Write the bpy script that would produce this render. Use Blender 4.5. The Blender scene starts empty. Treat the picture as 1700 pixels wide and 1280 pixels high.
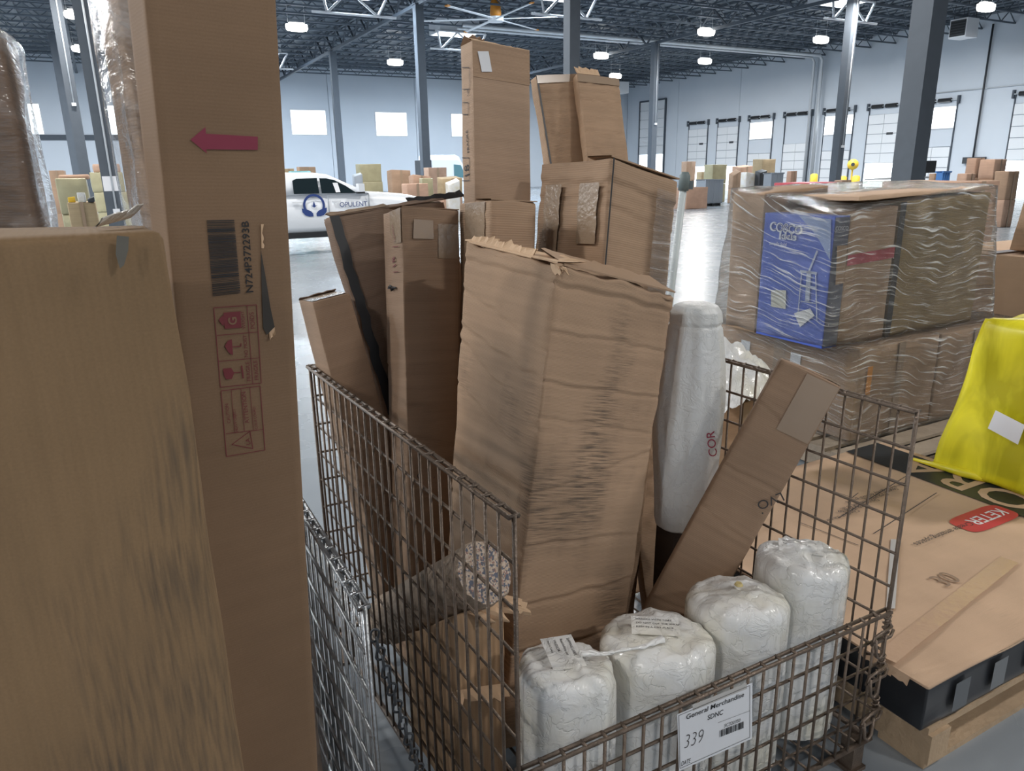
import bpy, bmesh, math, random
from mathutils import Vector, Matrix, noise

# ------------------------------------------------------------------ camera, light, exposure
SC = bpy.context.scene
COL = SC.collection
FPX, PITCH, ROLL, CH = 1220.43, .285104, -.017554, 1.7     # focal length in pixels of a 1700x1280 frame
cp, sp, cr, sr = math.cos(PITCH), math.sin(PITCH), math.cos(ROLL), math.sin(ROLL)
CFW = Vector((0, cp, -sp)); _up = Vector((0, sp, cp)); _rt = Vector((1, 0, 0))
CRT = cr*_rt + sr*_up; CUP = -sr*_rt + cr*_up
CAMP = Vector((0, 0, CH))
cam = bpy.data.cameras.new('camera'); camo = bpy.data.objects.new('camera', cam); COL.objects.link(camo)
cam.sensor_fit = 'HORIZONTAL'; cam.sensor_width = 36; cam.lens = FPX/1700*36; cam.clip_end = 300; cam.clip_start = .05
camo.matrix_world = Matrix(((CRT.x, CUP.x, -CFW.x, 0), (CRT.y, CUP.y, -CFW.y, 0), (CRT.z, CUP.z, -CFW.z, CH), (0, 0, 0, 1)))
SC.camera = camo
SC.view_settings.view_transform = 'Standard'; SC.view_settings.look = 'None'
SC.view_settings.gamma = 1; SC.view_settings.use_curve_mapping = False
SC.view_settings.exposure = -0.72
world = bpy.data.worlds.new('world'); SC.world = world; world.use_nodes = True
world.node_tree.nodes['Background'].inputs[0].default_value = (.62, .78, 1, 1)
world.node_tree.nodes['Background'].inputs[1].default_value = 1.0
try:
    SC.cycles.max_bounces = 8; SC.cycles.diffuse_bounces = 4; SC.cycles.transparent_max_bounces = 16
    SC.cycles.use_denoising = True; SC.cycles.sample_clamp_indirect = 4
    SC.cycles.caustics_reflective = False; SC.cycles.caustics_refractive = False
except Exception: pass

YAW = math.radians(28.05)                                   # the hall's grid against the camera
U = Vector((-math.sin(YAW), math.cos(YAW), 0)); V = Vector((math.cos(YAW), math.sin(YAW), 0)); Z = Vector((0, 0, 1))
def W(v, u, z=0): return V*v + U*u + Z*z                    # hall coordinates: v along the far wall, u along the dock wall
def ray(px, py): return (px-850)*CRT + (640-py)*CUP + FPX*CFW
def at_y(px, py, y): d = ray(px, py); return CAMP + d*(y/d.y)
def at_z(px, py, z): d = ray(px, py); return CAMP + d*((z-CH)/d.z)
def hit(px, py, p, n): d = ray(px, py); return CAMP + d*(((p-CAMP).dot(n))/d.dot(n))
def uvz(p): return p.dot(V), p.dot(U), p.z

HALL = dict(v0=-30, v1=51, u0=-14, u1=68.2, h=10.6)
LAMP_W, SKY_W = 1150, 2600
FIXTURES_AND_FILLS = [(v, u) for v in (-20, -10) for u in (-6, 4, 14, 24, 34, 44, 55)] + [(.2, u) for u in (14, 24, 34, 44, 55)] + \
           [(7, -9), (10.4, -2), (10.4, 43.2), (10.4, 24), (10.4, 12), (19.7, 53.8), (31.8, 45.7), (40.7, 45.1), (39.7, 54.9), (32.2, 35.7),  # first two lamps are unseen, added to fill the front faces
            (41, 35), (40.7, 24.7), (31.8, 25), (20.5, 13), (41, 14)]
SKYLIGHTS = [(11.5, 37.3), (20.4, 45), (20.9, 33.8), (11, 57), (29, 57), (-8, 37), (-8, 50), (-14, 9), (-14, 22), (35, 29)]
def area(name, loc, sx, sy, watts, col):
    l = bpy.data.lights.new(name, 'AREA'); l.shape = 'RECTANGLE'; l.size = sx; l.size_y = sy; l.energy = watts; l.color = col
    o = bpy.data.objects.new(name, l); COL.objects.link(o); o.location = loc; o.rotation_euler = (0, 0, YAW); return o
for v, u in FIXTURES_AND_FILLS: area('high_bay_or_fill_light', W(v, u, 8.98), 1.2, .5, LAMP_W, (1, .97, .93))
for v, u in SKYLIGHTS: area('skylight_daylight', W(v, u, 9.66), 2.4, 1.3, SKY_W, (.72, .86, 1))

random.seed(7)
R = random.random
def rr(a, b): return a + (b-a)*random.random()

# ------------------------------------------------------------------ materials
def new_mat(name):
    m = bpy.data.materials.new(name); m.use_nodes = True
    nt = m.node_tree; b = nt.nodes['Principled BSDF']; return m, nt, b
def N(nt, t, **k):
    n = nt.nodes.new(t)
    for a, x in k.items():
        if a.startswith('i_'):
            key = a[2:]; key = int(key) if key.isdigit() else key.replace('_', ' ')
            n.inputs[key].default_value = x
        else: setattr(n, a, x)
    return n
def lk(nt, a, b): nt.links.new(a, b)
def rgb(r, g, b):                                            # 0-255 display colour to linear
    f = lambda c: ((c/255+.055)/1.055)**2.4 if c > 10 else c/255/12.92
    return (f(r), f(g), f(b), 1)
def plain(name, col, rough=.6, metal=0, spec=.5, bump=0, bscale=40, vary=0, vscale=4):
    m, nt, b = new_mat(name)
    b.inputs['Base Color'].default_value = col; b.inputs['Roughness'].default_value = rough
    b.inputs['Metallic'].default_value = metal; b.inputs['Specular IOR Level'].default_value = spec
    if bump or vary:
        tc = N(nt, 'ShaderNodeTexCoord')
    if bump:
        n = N(nt, 'ShaderNodeTexNoise', i_Scale=bscale, i_Detail=4.0); lk(nt, tc.outputs['Object'], n.inputs['Vector'])
        bp = N(nt, 'ShaderNodeBump', i_Strength=bump, i_Distance=.01); lk(nt, n.outputs['Fac'], bp.inputs['Height']); lk(nt, bp.outputs['Normal'], b.inputs['Normal'])
    if vary:
        n2 = N(nt, 'ShaderNodeTexNoise', i_Scale=vscale, i_Detail=5.0); lk(nt, tc.outputs['Object'], n2.inputs['Vector'])
        mx = N(nt, 'ShaderNodeMix', data_type='RGBA'); mx.inputs[6].default_value = [c*(1-vary) for c in col[:3]]+[1]; mx.inputs[7].default_value = [min(1, c*(1+vary)) for c in col[:3]]+[1]
        lk(nt, n2.outputs['Fac'], mx.inputs[0]); lk(nt, mx.outputs[2], b.inputs['Base Color'])
    return m
def emit(name, col, s):
    m, nt, b = new_mat(name); b.inputs['Base Color'].default_value = col
    b.inputs['Emission Color'].default_value = col; b.inputs['Emission Strength'].default_value = s; return m
def kraft(name, col, flute='h', dirt=.3, fl=120, seed=0.0, frough=.78, bump=.35, streak=.8, thr=.56):
    """corrugated board; the UV map is in metres (u across the panel, v up it)"""
    col = (min(1, col[0]*1.12), col[1]*1.0, col[2]*.95, 1)
    m, nt, b = new_mat(name); b.inputs['Roughness'].default_value = frough; b.inputs['Specular IOR Level'].default_value = .25
    uv = N(nt, 'ShaderNodeUVMap'); mp = N(nt, 'ShaderNodeMapping'); lk(nt, uv.outputs[0], mp.inputs['Vector'])
    mp.inputs['Location'].default_value = (seed*3.1, seed*1.7, seed)
    st = N(nt, 'ShaderNodeMapping'); st.inputs['Scale'].default_value = (1.2, 26, 1) if flute == 'h' else (26, 1.2, 1); lk(nt, mp.outputs[0], st.inputs['Vector'])
    n1 = N(nt, 'ShaderNodeTexNoise', i_Scale=4.0, i_Detail=6.0); lk(nt, mp.outputs[0], n1.inputs['Vector'])
    n2 = N(nt, 'ShaderNodeTexNoise', i_Scale=2.2, i_Detail=4.0); lk(nt, st.outputs[0], n2.inputs['Vector'])
    n3 = N(nt, 'ShaderNodeTexNoise', i_Scale=420.0, i_Detail=2.0); lk(nt, mp.outputs[0], n3.inputs['Vector'])
    ad = N(nt, 'ShaderNodeMath', operation='ADD'); lk(nt, n1.outputs['Fac'], ad.inputs[0])
    ns_ = N(nt, 'ShaderNodeMapRange'); ns_.inputs['To Min'].default_value = .5-.5*streak; ns_.inputs['To Max'].default_value = .5+.5*streak; lk(nt, n2.outputs['Fac'], ns_.inputs['Value']); lk(nt, ns_.outputs[0], ad.inputs[1])
    a2 = N(nt, 'ShaderNodeMath', operation='MULTIPLY_ADD'); a2.inputs[1].default_value = .5; lk(nt, n3.outputs['Fac'], a2.inputs[0]); lk(nt, ad.outputs[0], a2.inputs[2])
    rp = N(nt, 'ShaderNodeMapRange'); rp.inputs['From Min'].default_value = .75; rp.inputs['From Max'].default_value = 1.75; lk(nt, a2.outputs[0], rp.inputs['Value'])
    mx = N(nt, 'ShaderNodeMix', data_type='RGBA'); mx.inputs[6].default_value = [c*.78 for c in col[:3]]+[1]; mx.inputs[7].default_value = [min(1, c*1.22) for c in col[:3]]+[1]
    lk(nt, rp.outputs[0], mx.inputs[0])
    # scuffs: dark rubbed patches broken up along the flutes
    s3 = N(nt, 'ShaderNodeMapping'); s3.inputs['Scale'].default_value = (5.5, 2.6, 1); lk(nt, mp.outputs[0], s3.inputs['Vector'])
    d1 = N(nt, 'ShaderNodeTexNoise', i_Scale=1.0, i_Detail=4.0); lk(nt, s3.outputs[0], d1.inputs['Vector'])
    r1 = N(nt, 'ShaderNodeMapRange'); r1.inputs['From Min'].default_value = thr; r1.inputs['From Max'].default_value = thr+.2; lk(nt, d1.outputs['Fac'], r1.inputs['Value'])
    wv = N(nt, 'ShaderNodeTexWave', bands_direction='Y' if flute == 'h' else 'X', i_Scale=fl/6.28*2.0, i_Distortion=.6, i_Detail=1.0); lk(nt, mp.outputs[0], wv.inputs['Vector'])
    s4 = N(nt, 'ShaderNodeMapping'); s4.inputs['Scale'].default_value = (16, 230, 1) if flute == 'h' else (230, 16, 1); lk(nt, mp.outputs[0], s4.inputs['Vector'])
    n4 = N(nt, 'ShaderNodeTexNoise', i_Scale=1.0, i_Detail=3.0); lk(nt, s4.outputs[0], n4.inputs['Vector'])
    r4 = N(nt, 'ShaderNodeMapRange'); r4.inputs['From Min'].default_value = .40; r4.inputs['From Max'].default_value = .66; lk(nt, n4.outputs['Fac'], r4.inputs['Value'])
    mu = N(nt, 'ShaderNodeMath', operation='MULTIPLY'); lk(nt, r1.outputs[0], mu.inputs[0]); lk(nt, r4.outputs[0], mu.inputs[1])
    mv = N(nt, 'ShaderNodeMath', operation='MULTIPLY'); mv.inputs[1].default_value = dirt*.9; lk(nt, mu.outputs[0], mv.inputs[0])
    m2 = N(nt, 'ShaderNodeMix', data_type='RGBA'); m2.inputs[7].default_value = (.045, .042, .04, 1); lk(nt, mx.outputs[2], m2.inputs[6]); lk(nt, mv.outputs[0], m2.inputs[0])
    lk(nt, m2.outputs[2], b.inputs['Base Color'])
    hb = N(nt, 'ShaderNodeMath', operation='MULTIPLY_ADD'); hb.inputs[1].default_value = .35; lk(nt, wv.outputs['Fac'], hb.inputs[0])
    hn = N(nt, 'ShaderNodeMath', operation='MULTIPLY'); hn.inputs[1].default_value = .45; lk(nt, n2.outputs['Fac'], hn.inputs[0]); lk(nt, hn.outputs[0], hb.inputs[2])
    bp = N(nt, 'ShaderNodeBump', i_Strength=bump, i_Distance=.004); lk(nt, hb.outputs[0], bp.inputs['Height']); lk(nt, bp.outputs['Normal'], b.inputs['Normal'])
    return m
def film(name, tint=(1, 1, 1, 1), haze=.10, streak=.35, sx=3.0, sy=40.0, seed=0.0, shine=.25):
    """clear stretch film: see-through, with wrinkle highlights painted in as pale stretched streaks"""
    m, nt, b = new_mat(name); out = nt.nodes['Material Output']; nt.nodes.remove(b)
    uv = N(nt, 'ShaderNodeUVMap'); mp = N(nt, 'ShaderNodeMapping'); mp.inputs['Location'].default_value = (seed, seed*2, 0); mp.inputs['Rotation'].default_value = (0, 0, .12)
    lk(nt, uv.outputs[0], mp.inputs['Vector'])
    wp = N(nt, 'ShaderNodeTexNoise', i_Scale=2.0, i_Detail=2.0); lk(nt, mp.outputs[0], wp.inputs['Vector'])
    va = N(nt, 'ShaderNodeVectorMath', operation='MULTIPLY_ADD'); va.inputs[1].default_value = (.25, .25, 0); lk(nt, wp.outputs['Color'], va.inputs[0]); lk(nt, mp.outputs[0], va.inputs[2])
    st = N(nt, 'ShaderNodeMapping'); st.inputs['Scale'].default_value = (sx, sy, 1); lk(nt, va.outputs[0], st.inputs['Vector'])
    n = N(nt, 'ShaderNodeTexNoise', i_Scale=1.0, i_Detail=5.0, i_Roughness=.6); lk(nt, st.outputs[0], n.inputs['Vector'])
    rp = N(nt, 'ShaderNodeMapRange'); rp.inputs['From Min'].default_value = .55; rp.inputs['From Max'].default_value = .72; rp.inputs['To Min'].default_value = haze; rp.inputs['To Max'].default_value = haze+streak; lk(nt, n.outputs['Fac'], rp.inputs['Value'])
    bp = N(nt, 'ShaderNodeBump', i_Strength=.9, i_Distance=.02); lk(nt, n.outputs['Fac'], bp.inputs['Height'])
    tr = N(nt, 'ShaderNodeBsdfTransparent'); tr.inputs[0].default_value = tint
    df = N(nt, 'ShaderNodeBsdfDiffuse'); df.inputs[0].default_value = (tint[0]*.92, tint[1]*.92, tint[2]*.92, 1); lk(nt, bp.outputs[0], df.inputs['Normal'])  # pale colour of the painted highlight streaks
    gl = N(nt, 'ShaderNodeBsdfGlossy', i_Roughness=.16); lk(nt, bp.outputs[0], gl.inputs['Normal'])
    m1 = N(nt, 'ShaderNodeMixShader'); lk(nt, rp.outputs[0], m1.inputs[0]); lk(nt, tr.outputs[0], m1.inputs[1]); lk(nt, df.outputs[0], m1.inputs[2])
    lw = N(nt, 'ShaderNodeFresnel', i_IOR=1.4); lk(nt, bp.outputs[0], lw.inputs['Normal'])
    fm = N(nt, 'ShaderNodeMath', operation='MULTIPLY_ADD'); fm.inputs[1].default_value = .8; fm.inputs[2].default_value = shine*.06; lk(nt, lw.outputs[0], fm.inputs[0])
    m2 = N(nt, 'ShaderNodeMixShader'); lk(nt, fm.outputs[0], m2.inputs[0]); lk(nt, m1.outputs[0], m2.inputs[1]); lk(nt, gl.outputs[0], m2.inputs[2])
    lk(nt, m2.outputs[0], out.inputs[0]); return m

K = {}
K['tan'] = kraft('kraft_tan', (.205, .146, .082, 1), 'v', .95, 150, 1, bump=.2, streak=.5, thr=.47)
K['tall'] = kraft('kraft_tall', (.20, .142, .09, 1), 'h', .06, 220, 2, bump=.06, streak=.3)
K['front'] = kraft('kraft_front', (.36, .27, .185, 1), 'h', .85, 300, 3.3, bump=.28, thr=.50)
K['b2'] = kraft('kraft_smooth', (.34, .255, .175, 1), 'h', .35, 150, 4, bump=.3)
K['b3'] = kraft('kraft_ribbed', (.37, .275, .185, 1), 'h', .4, 200, 5.2, bump=.35)
K['b4'] = kraft('kraft_plain', (.35, .27, .195, 1), 'h', .1, 200, 6, bump=.15)
K['b6'] = kraft('kraft_brown', (.29, .215, .15, 1), 'h', .25, 200, 7.4, bump=.2)
K['b7'] = kraft('kraft_dark', (.22, .17, .13, 1), 'h', .6, 180, 8.1, bump=.25)
K['b9'] = kraft('kraft_lean', (.31, .23, .16, 1), 'h', .2, 200, 9.6, bump=.2)
K['flat'] = kraft('kraft_flat', (.50, .385, .275, 1), 'h', .1, 120, 10, bump=.05, streak=.12)
K['torn'] = kraft('kraft_torn', (.40, .29, .18, 1), 'v', .5, 60, 11, bump=.8)
K['inner'] = kraft('kraft_torn_edge', (.56, .43, .29, 1), 'v', .2, 60, 12, bump=.8)
K['pal'] = kraft('kraft_pallet', (.35, .26, .175, 1), 'h', .2, 120, 13, bump=.2)
BGK = [kraft('kraft_far_%d' % i, c, 'h', .2, 60, 20+i, bump=.1) for i, c in enumerate([(.38, .285, .22, 1), (.33, .25, .18, 1), (.42, .305, .23, 1), (.36, .31, .2, 1), (.30, .225, .165, 1), (.45, .325, .25, 1)])]
M = {}
M['ink'] = plain('black_ink', (.012, .012, .014, 1), .6)
M['softink'] = plain('grey_ink', (.05, .045, .045, 1), .7)
M['red_ink'] = plain('red_ink', (.17, .024, .03, 1), .6)
M['arrow'] = plain('red_arrow_ink', (.22, .022, .05, 1), .6)
M['maroon'] = plain('marker_red', (.30, .02, .05, 1), .6)
M['paper'] = plain('white_paper', (.72, .73, .76, 1), .55)
M['greylabel'] = plain('grey_label', (.50, .48, .46, 1), .5)
M['tape'] = plain('tan_tape', (.36, .26, .18, 1), .18, vary=.15)
M['cleartape'] = plain('glossy_tape', (.33, .24, .165, 1), .2, spec=.7, bump=.3, bscale=60, vary=.12)
M['lidtape'] = plain('lid_tape', (.57, .385, .262, 1), .14, spec=.8, bump=.35, bscale=40)
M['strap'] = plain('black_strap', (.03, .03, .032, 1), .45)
M['rust'] = plain('rusty_wire', (.17, .128, .098, 1), .42, .6, vary=.55, vscale=30, bump=.3, bscale=200)
M['galv'] = plain('galvanised_wire', (.36, .37, .38, 1), .34, .85, vary=.35, vscale=25, bump=.2, bscale=160)
M['steel'] = plain('column_paint', (.075, .09, .11, 1), .75, vary=.12)
M['girder'] = plain('girder_paint', (.06, .075, .095, 1), .6)
M['joist'] = plain('joist_paint', (.10, .125, .155, 1), .55)
M['conduit'] = plain('conduit', (.6, .63, .66, 1), .35, .3)
M['whitemetal'] = plain('white_metal', (.72, .74, .77, 1), .4)
M['dark'] = plain('dark_metal', (.035, .04, .047, 1), .5)
M['black'] = plain('black_plastic', (.012, .013, .015, 1), .35)
M['wood'] = plain('pallet_wood', (.42, .30, .19, 1), .8, vary=.3, vscale=9, bump=.4, bscale=60)
M['wood2'] = plain('pallet_wood_grey', (.33, .265, .20, 1), .85, vary=.3, vscale=9, bump=.4, bscale=60)
M['grey'] = plain('grey_cabinet', (.27, .31, .36, 1), .5)
M['yellow'] = plain('yellow_paint', (.75, .48, .04, 1), .5)
M['orange'] = plain('orange_plastic', (.75, .30, .04, 1), .5)
M['blue'] = plain('blue_plastic', (.06, .19, .48, 1), .45)
M['teal'] = plain('teal_film', (.15, .45, .5, 1), .4)
M['redp'] = plain('red_paint', (.40, .04, .06, 1), .5)
M['olive'] = plain('yellow_film_load', (.34, .31, .19, 1), .4, vary=.25, bump=.5, bscale=10)
M['daylight'] = emit('daylit_pane', (.90, .97, 1, 1), 5.0)
M['sky'] = emit('skylight_dome', (.93, .97, 1, 1), 9.0)
M['lamp'] = emit('lamp_lens', (1, .97, .9, 1), 18.0)

def wall_paint(name):
    m, nt, b = new_mat(name); b.inputs['Roughness'].default_value = .65
    tc = N(nt, 'ShaderNodeTexCoord'); n = N(nt, 'ShaderNodeTexNoise', i_Scale=.35, i_Detail=5.0); lk(nt, tc.outputs['Object'], n.inputs['Vector'])
    mx = N(nt, 'ShaderNodeMix', data_type='RGBA'); mx.inputs[6].default_value = (.54, .60, .67, 1); mx.inputs[7].default_value = (.64, .69, .75, 1)
    lk(nt, n.outputs['Fac'], mx.inputs[0]); lk(nt, mx.outputs[2], b.inputs['Base Color']); return m
M['wall'] = wall_paint('painted_concrete')
M['joint'] = plain('joint_sealant', (.30, .35, .42, 1), .7)
M['door'] = plain('dock_door_white', (.74, .77, .80, 1), .5)
def floor_mat():
    m, nt, b = new_mat('polished_concrete')
    tc = N(nt, 'ShaderNodeTexCoord')
    n = N(nt, 'ShaderNodeTexNoise', i_Scale=.6, i_Detail=8.0, i_Roughness=.65); lk(nt, tc.outputs['Object'], n.inputs['Vector'])
    mx = N(nt, 'ShaderNodeMix', data_type='RGBA'); mx.inputs[6].default_value = (.20, .225, .25, 1); mx.inputs[7].default_value = (.33, .36, .39, 1)
    lk(nt, n.outputs['Fac'], mx.inputs[0]); lk(nt, mx.outputs[2], b.inputs['Base Color'])
    n2 = N(nt, 'ShaderNodeTexNoise', i_Scale=2.0, i_Detail=4.0); lk(nt, tc.outputs['Object'], n2.inputs['Vector'])
    rp = N(nt, 'ShaderNodeMapRange'); rp.inputs['To Min'].default_value = .18; rp.inputs['To Max'].default_value = .36; lk(nt, n2.outputs['Fac'], rp.inputs['Value']); lk(nt, rp.outputs[0], b.inputs['Roughness'])
    b.inputs['Specular IOR Level'].default_value = .45
    return m
M['floor'] = floor_mat()
def deck_mat():
    m, nt, b = new_mat('roof_deck'); b.inputs['Roughness'].default_value = .5
    tc = N(nt, 'ShaderNodeTexCoord'); n = N(nt, 'ShaderNodeTexNoise', i_Scale=.5, i_Detail=5.0); lk(nt, tc.outputs['Object'], n.inputs['Vector'])
    mx = N(nt, 'ShaderNodeMix', data_type='RGBA'); mx.inputs[6].default_value = (.045, .06, .078, 1); mx.inputs[7].default_value = (.10, .125, .15, 1)
    lk(nt, n.outputs['Fac'], mx.inputs[0]); lk(nt, mx.outputs[2], b.inputs['Base Color']); return m
M['deck'] = deck_mat()

# ------------------------------------------------------------------ mesh helpers
def mesh_obj(name, verts, faces, mat, smooth=False, parent=None, base=None, uvs=None):
    me = bpy.data.meshes.new(name)
    if base is not None: verts = [(x[0]-base[0], x[1]-base[1], x[2]-base[2]) for x in verts]
    me.from_pydata([tuple(x) for x in verts], [], faces)
    if mat is not None: me.materials.append(mat)
    if smooth: me.polygons.foreach_set('use_smooth', [True]*len(me.polygons))
    if uvs is not None:
        l = me.uv_layers.new(name='UVMap')
        for i, uv in enumerate(uvs): l.data[i].uv = uv
    me.update()
    o = bpy.data.objects.new(name, me); COL.objects.link(o)
    if parent is not None: o.parent = parent
    return o
class Thing:
    """an Empty at the base of a thing; parts take world-space vertices"""
    def __init__(s, name, label, cat, base=(0, 0, 0), group=None, kind=None):
        s.b = Vector(base); s.o = bpy.data.objects.new(name, None); COL.objects.link(s.o); s.o.location = s.b
        s.o.empty_display_size = .1
        if kind: s.o['kind'] = kind
        if label: s.o['label'] = label
        if cat: s.o['category'] = cat
        if group: s.o['group'] = group
    def part(s, name, vf, mat, smooth=False, parent=None, label=None, uvs=None):
        o = mesh_obj(name, vf[0], vf[1], mat, smooth, parent or s.o, s.b, uvs if uvs is not None else (vf[2] if len(vf) > 2 else None))
        if label: o['label'] = label
        return o
    def inst(s, name, src, mtx, parent=None):
        o = bpy.data.objects.new(name, src); COL.objects.link(o); o.parent = parent or s.o
        o.matrix_local = Matrix.Translation(-s.b) @ mtx; return o
def single(name, label, cat, vf, mat, base, smooth=False, group=None, kind=None, uvs=None):
    o = mesh_obj(name, vf[0], vf[1], mat, smooth, None, base, uvs if uvs is not None else (vf[2] if len(vf) > 2 else None)); o.location = base
    if label: o['label'] = label
    if cat: o['category'] = cat
    if group: o['group'] = group
    if kind: o['kind'] = kind
    return o
def join(*vfs):
    V_, F_ = [], []
    for vf in vfs:
        o = len(V_); V_ += list(vf[0]); F_ += [tuple(i+o for i in f) for f in vf[1]]
    return V_, F_
BOXF = [(0, 3, 2, 1), (4, 5, 6, 7), (0, 1, 5, 4), (1, 2, 6, 5), (2, 3, 7, 6), (3, 0, 4, 7)]
def frame_box(o, a, b, c):                                   # box from corner o with edge vectors a, b, c
    o, a, b, c = Vector(o), Vector(a), Vector(b), Vector(c)
    v = [o, o+a, o+a+b, o+b, o+c, o+a+c, o+a+b+c, o+b+c]
    f = BOXF if a.cross(b).dot(c) > 0 else [tuple(reversed(x)) for x in BOXF]
    return v, f
def hbox(v0, v1, u0, u1, z0, z1): return frame_box(W(v0, u0, z0), V*(v1-v0), U*(u1-u0), Z*(z1-z0))
def quad_slab(p, thick):                                     # four points + thickness along the normal
    n = (p[1]-p[0]).cross(p[3]-p[0]).normalized()*thick
    return list(p)+[x+n for x in p], [(0, 3, 2, 1), (4, 5, 6, 7), (0, 1, 5, 4), (1, 2, 6, 5), (2, 3, 7, 6), (3, 0, 4, 7)]
def tube(pts, r, n=8, closed=False, caps=True):
    pts = [Vector(p) for p in pts]; V_, F_ = [], []; m = len(pts); prev = None
    for i, p in enumerate(pts):
        a = pts[i-1] if (i or closed) else p; b = pts[(i+1) % m] if (i < m-1 or closed) else p
        d = (b-a).normalized()
        if prev is None:
            x = d.cross(Z if abs(d.z) < .9 else Vector((1, 0, 0))).normalized()
        else: x = (prev - d*prev.dot(d)).normalized()
        prev = x; y = d.cross(x); ri = r[i] if isinstance(r, (list, tuple)) else r
        for k in range(n):
            t = 2*math.pi*k/n; V_.append(p + x*math.cos(t)*ri + y*math.sin(t)*ri)
    for i in range(m if closed else m-1):
        j = (i+1) % m
        for k in range(n):
            k2 = (k+1) % n; F_.append((i*n+k, i*n+k2, j*n+k2, j*n+k))
    if caps and not closed: F_ += [tuple(range(n-1, -1, -1)), tuple((m-1)*n+k for k in range(n))]
    return V_, F_
def loft(sections, closed_ends=True):
    n = len(sections[0]); V_ = [p for s in sections for p in s]; F_ = []
    for i in range(len(sections)-1):
        for j in range(n): k = (j+1) % n; F_.append((i*n+j, i*n+k, (i+1)*n+k, (i+1)*n+j))
    if closed_ends: F_ += [tuple(range(n-1, -1, -1)), tuple((len(sections)-1)*n+j for j in range(n))]
    return V_, F_
def hex_grid(C, n=(10, 10, 24), edge=.005, wear=.0, wfreq=9, bulge=.0, buck=.0, bfreq=5, creases=(), seed=0, top=None, cap=1.0):
    """a worn carton: eight corners N R F L (top) n r f l (bottom), welded grid with soft edges, creases and dents"""
    C = [Vector(c) for c in C]; sd = Vector((seed*7.3, seed*3.7, seed*1.9))
    def P(a, b, c):
        t = C[0]*(1-a)*(1-b)+C[1]*a*(1-b)+C[2]*a*b+C[3]*(1-a)*b
        d = C[4]*(1-a)*(1-b)+C[5]*a*(1-b)+C[6]*a*b+C[7]*(1-a)*b
        return d*(1-c)+t*c
    La, Lb, Lc = (C[1]-C[0]).length, (C[3]-C[0]).length, (C[0]-C[4]).length
    def ticks(k, L):
        e = min(edge/L, .2); return [0, e] + [e+(1-2*e)*i/k for i in range(1, k)] + [1-e, 1]
    ta, tb, tc = ticks(n[0], La), ticks(n[1], Lb), ticks(n[2], Lc)
    ctr = P(.5, .5, .5); ax = [(P(1, .5, .5)-P(0, .5, .5)).normalized(), (P(.5, 1, .5)-P(.5, 0, .5)).normalized(), (P(.5, .5, 1)-P(.5, .5, 0)).normalized()]
    idx, V_, F_, UV = {}, [], [], []
    def vert(i, j, k):
        key = (i, j, k)
        if key in idx: return idx[key]
        a, b, c = ta[i], tb[j], tc[k]; p = P(a, b, c)
        on = [i == 0 or i == len(ta)-1, j == 0 or j == len(tb)-1, k == 0 or k == len(tc)-1]
        if sum(on) >= 2:                                     # soften the edges
            for q, m_, s in zip(range(3), on, (a, b, c)):
                if m_: p = p - ax[q]*(edge*.3)*(1 if s > .5 else -1)
        ea = min(a, 1-a)*La; eb = min(b, 1-b)*Lb; ec = min(c, 1-c)*Lc
        if wear:
            nv = noise.noise_vector(p*wfreq+sd); p = p + Vector(nv)*wear*(1.6 if sum(on) >= 2 else .6)
        if sum(on) == 1:
            q = on.index(True); s = (a, b, c)[q]; nn = ax[q]*(1 if s > .5 else -1)
            d = [ea, eb, ec]; d.pop(q); w = min(1, min(d)/.05)
            o = [a, b, c]; o.pop(q)
            h = bulge*math.sin(math.pi*o[0])*math.sin(math.pi*o[1])*(cap if q == 2 else 1)
            h += (cap if q == 2 else 1)*buck*w*noise.noise(p*bfreq+sd)
            p = p + nn*h
        if k not in (0, len(tc)-1):
            for fc, c0, sl, dep, wd in creases:
                if fc == 'f' and j != 0: continue
                if fc == 'l' and i != 0: continue
                t = a if fc == 'f' else b
                x = (c - c0 - sl*(t-.5) + .01*noise.noise(Vector((t*6, c0*30, seed))))*Lc/wd
                nn = -ax[1] if j == 0 else (-ax[0] if i == 0 else Vector((0, 0, 0)))
                p = p - nn*dep*math.exp(-x*x) + nn*dep*.6*math.exp(-(x-1.6)**2)
        if top and k >= len(tc)-3: p = top(p, a, b, c)
        idx[key] = len(V_); V_.append(p); return idx[key]
    A, B, Cn = len(ta), len(tb), len(tc)
    def quad(ids, uvq): F_.append(tuple(ids)); UV.extend(uvq)
    for i in range(A-1):
        for k in range(Cn-1):
            u0, u1, w0, w1 = ta[i]*La, ta[i+1]*La, tc[k]*Lc, tc[k+1]*Lc
            quad([vert(i, 0, k), vert(i+1, 0, k), vert(i+1, 0, k+1), vert(i, 0, k+1)], [(u0, w0), (u1, w0), (u1, w1), (u0, w1)])
            quad([vert(i+1, B-1, k), vert(i, B-1, k), vert(i, B-1, k+1), vert(i+1, B-1, k+1)], [(u1+3, w0), (u0+3, w0), (u0+3, w1), (u1+3, w1)])
    for j in range(B-1):
        for k in range(Cn-1):
            u0, u1, w0, w1 = tb[j]*Lb, tb[j+1]*Lb, tc[k]*Lc, tc[k+1]*Lc
            quad([vert(0, j+1, k), vert(0, j, k), vert(0, j, k+1), vert(0, j+1, k+1)], [(-u1, w0), (-u0, w0), (-u0, w1), (-u1, w1)])
            quad([vert(A-1, j, k), vert(A-1, j+1, k), vert(A-1, j+1, k+1), vert(A-1, j, k+1)], [(u0+La, w0), (u1+La, w0), (u1+La, w1), (u0+La, w1)])
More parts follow.
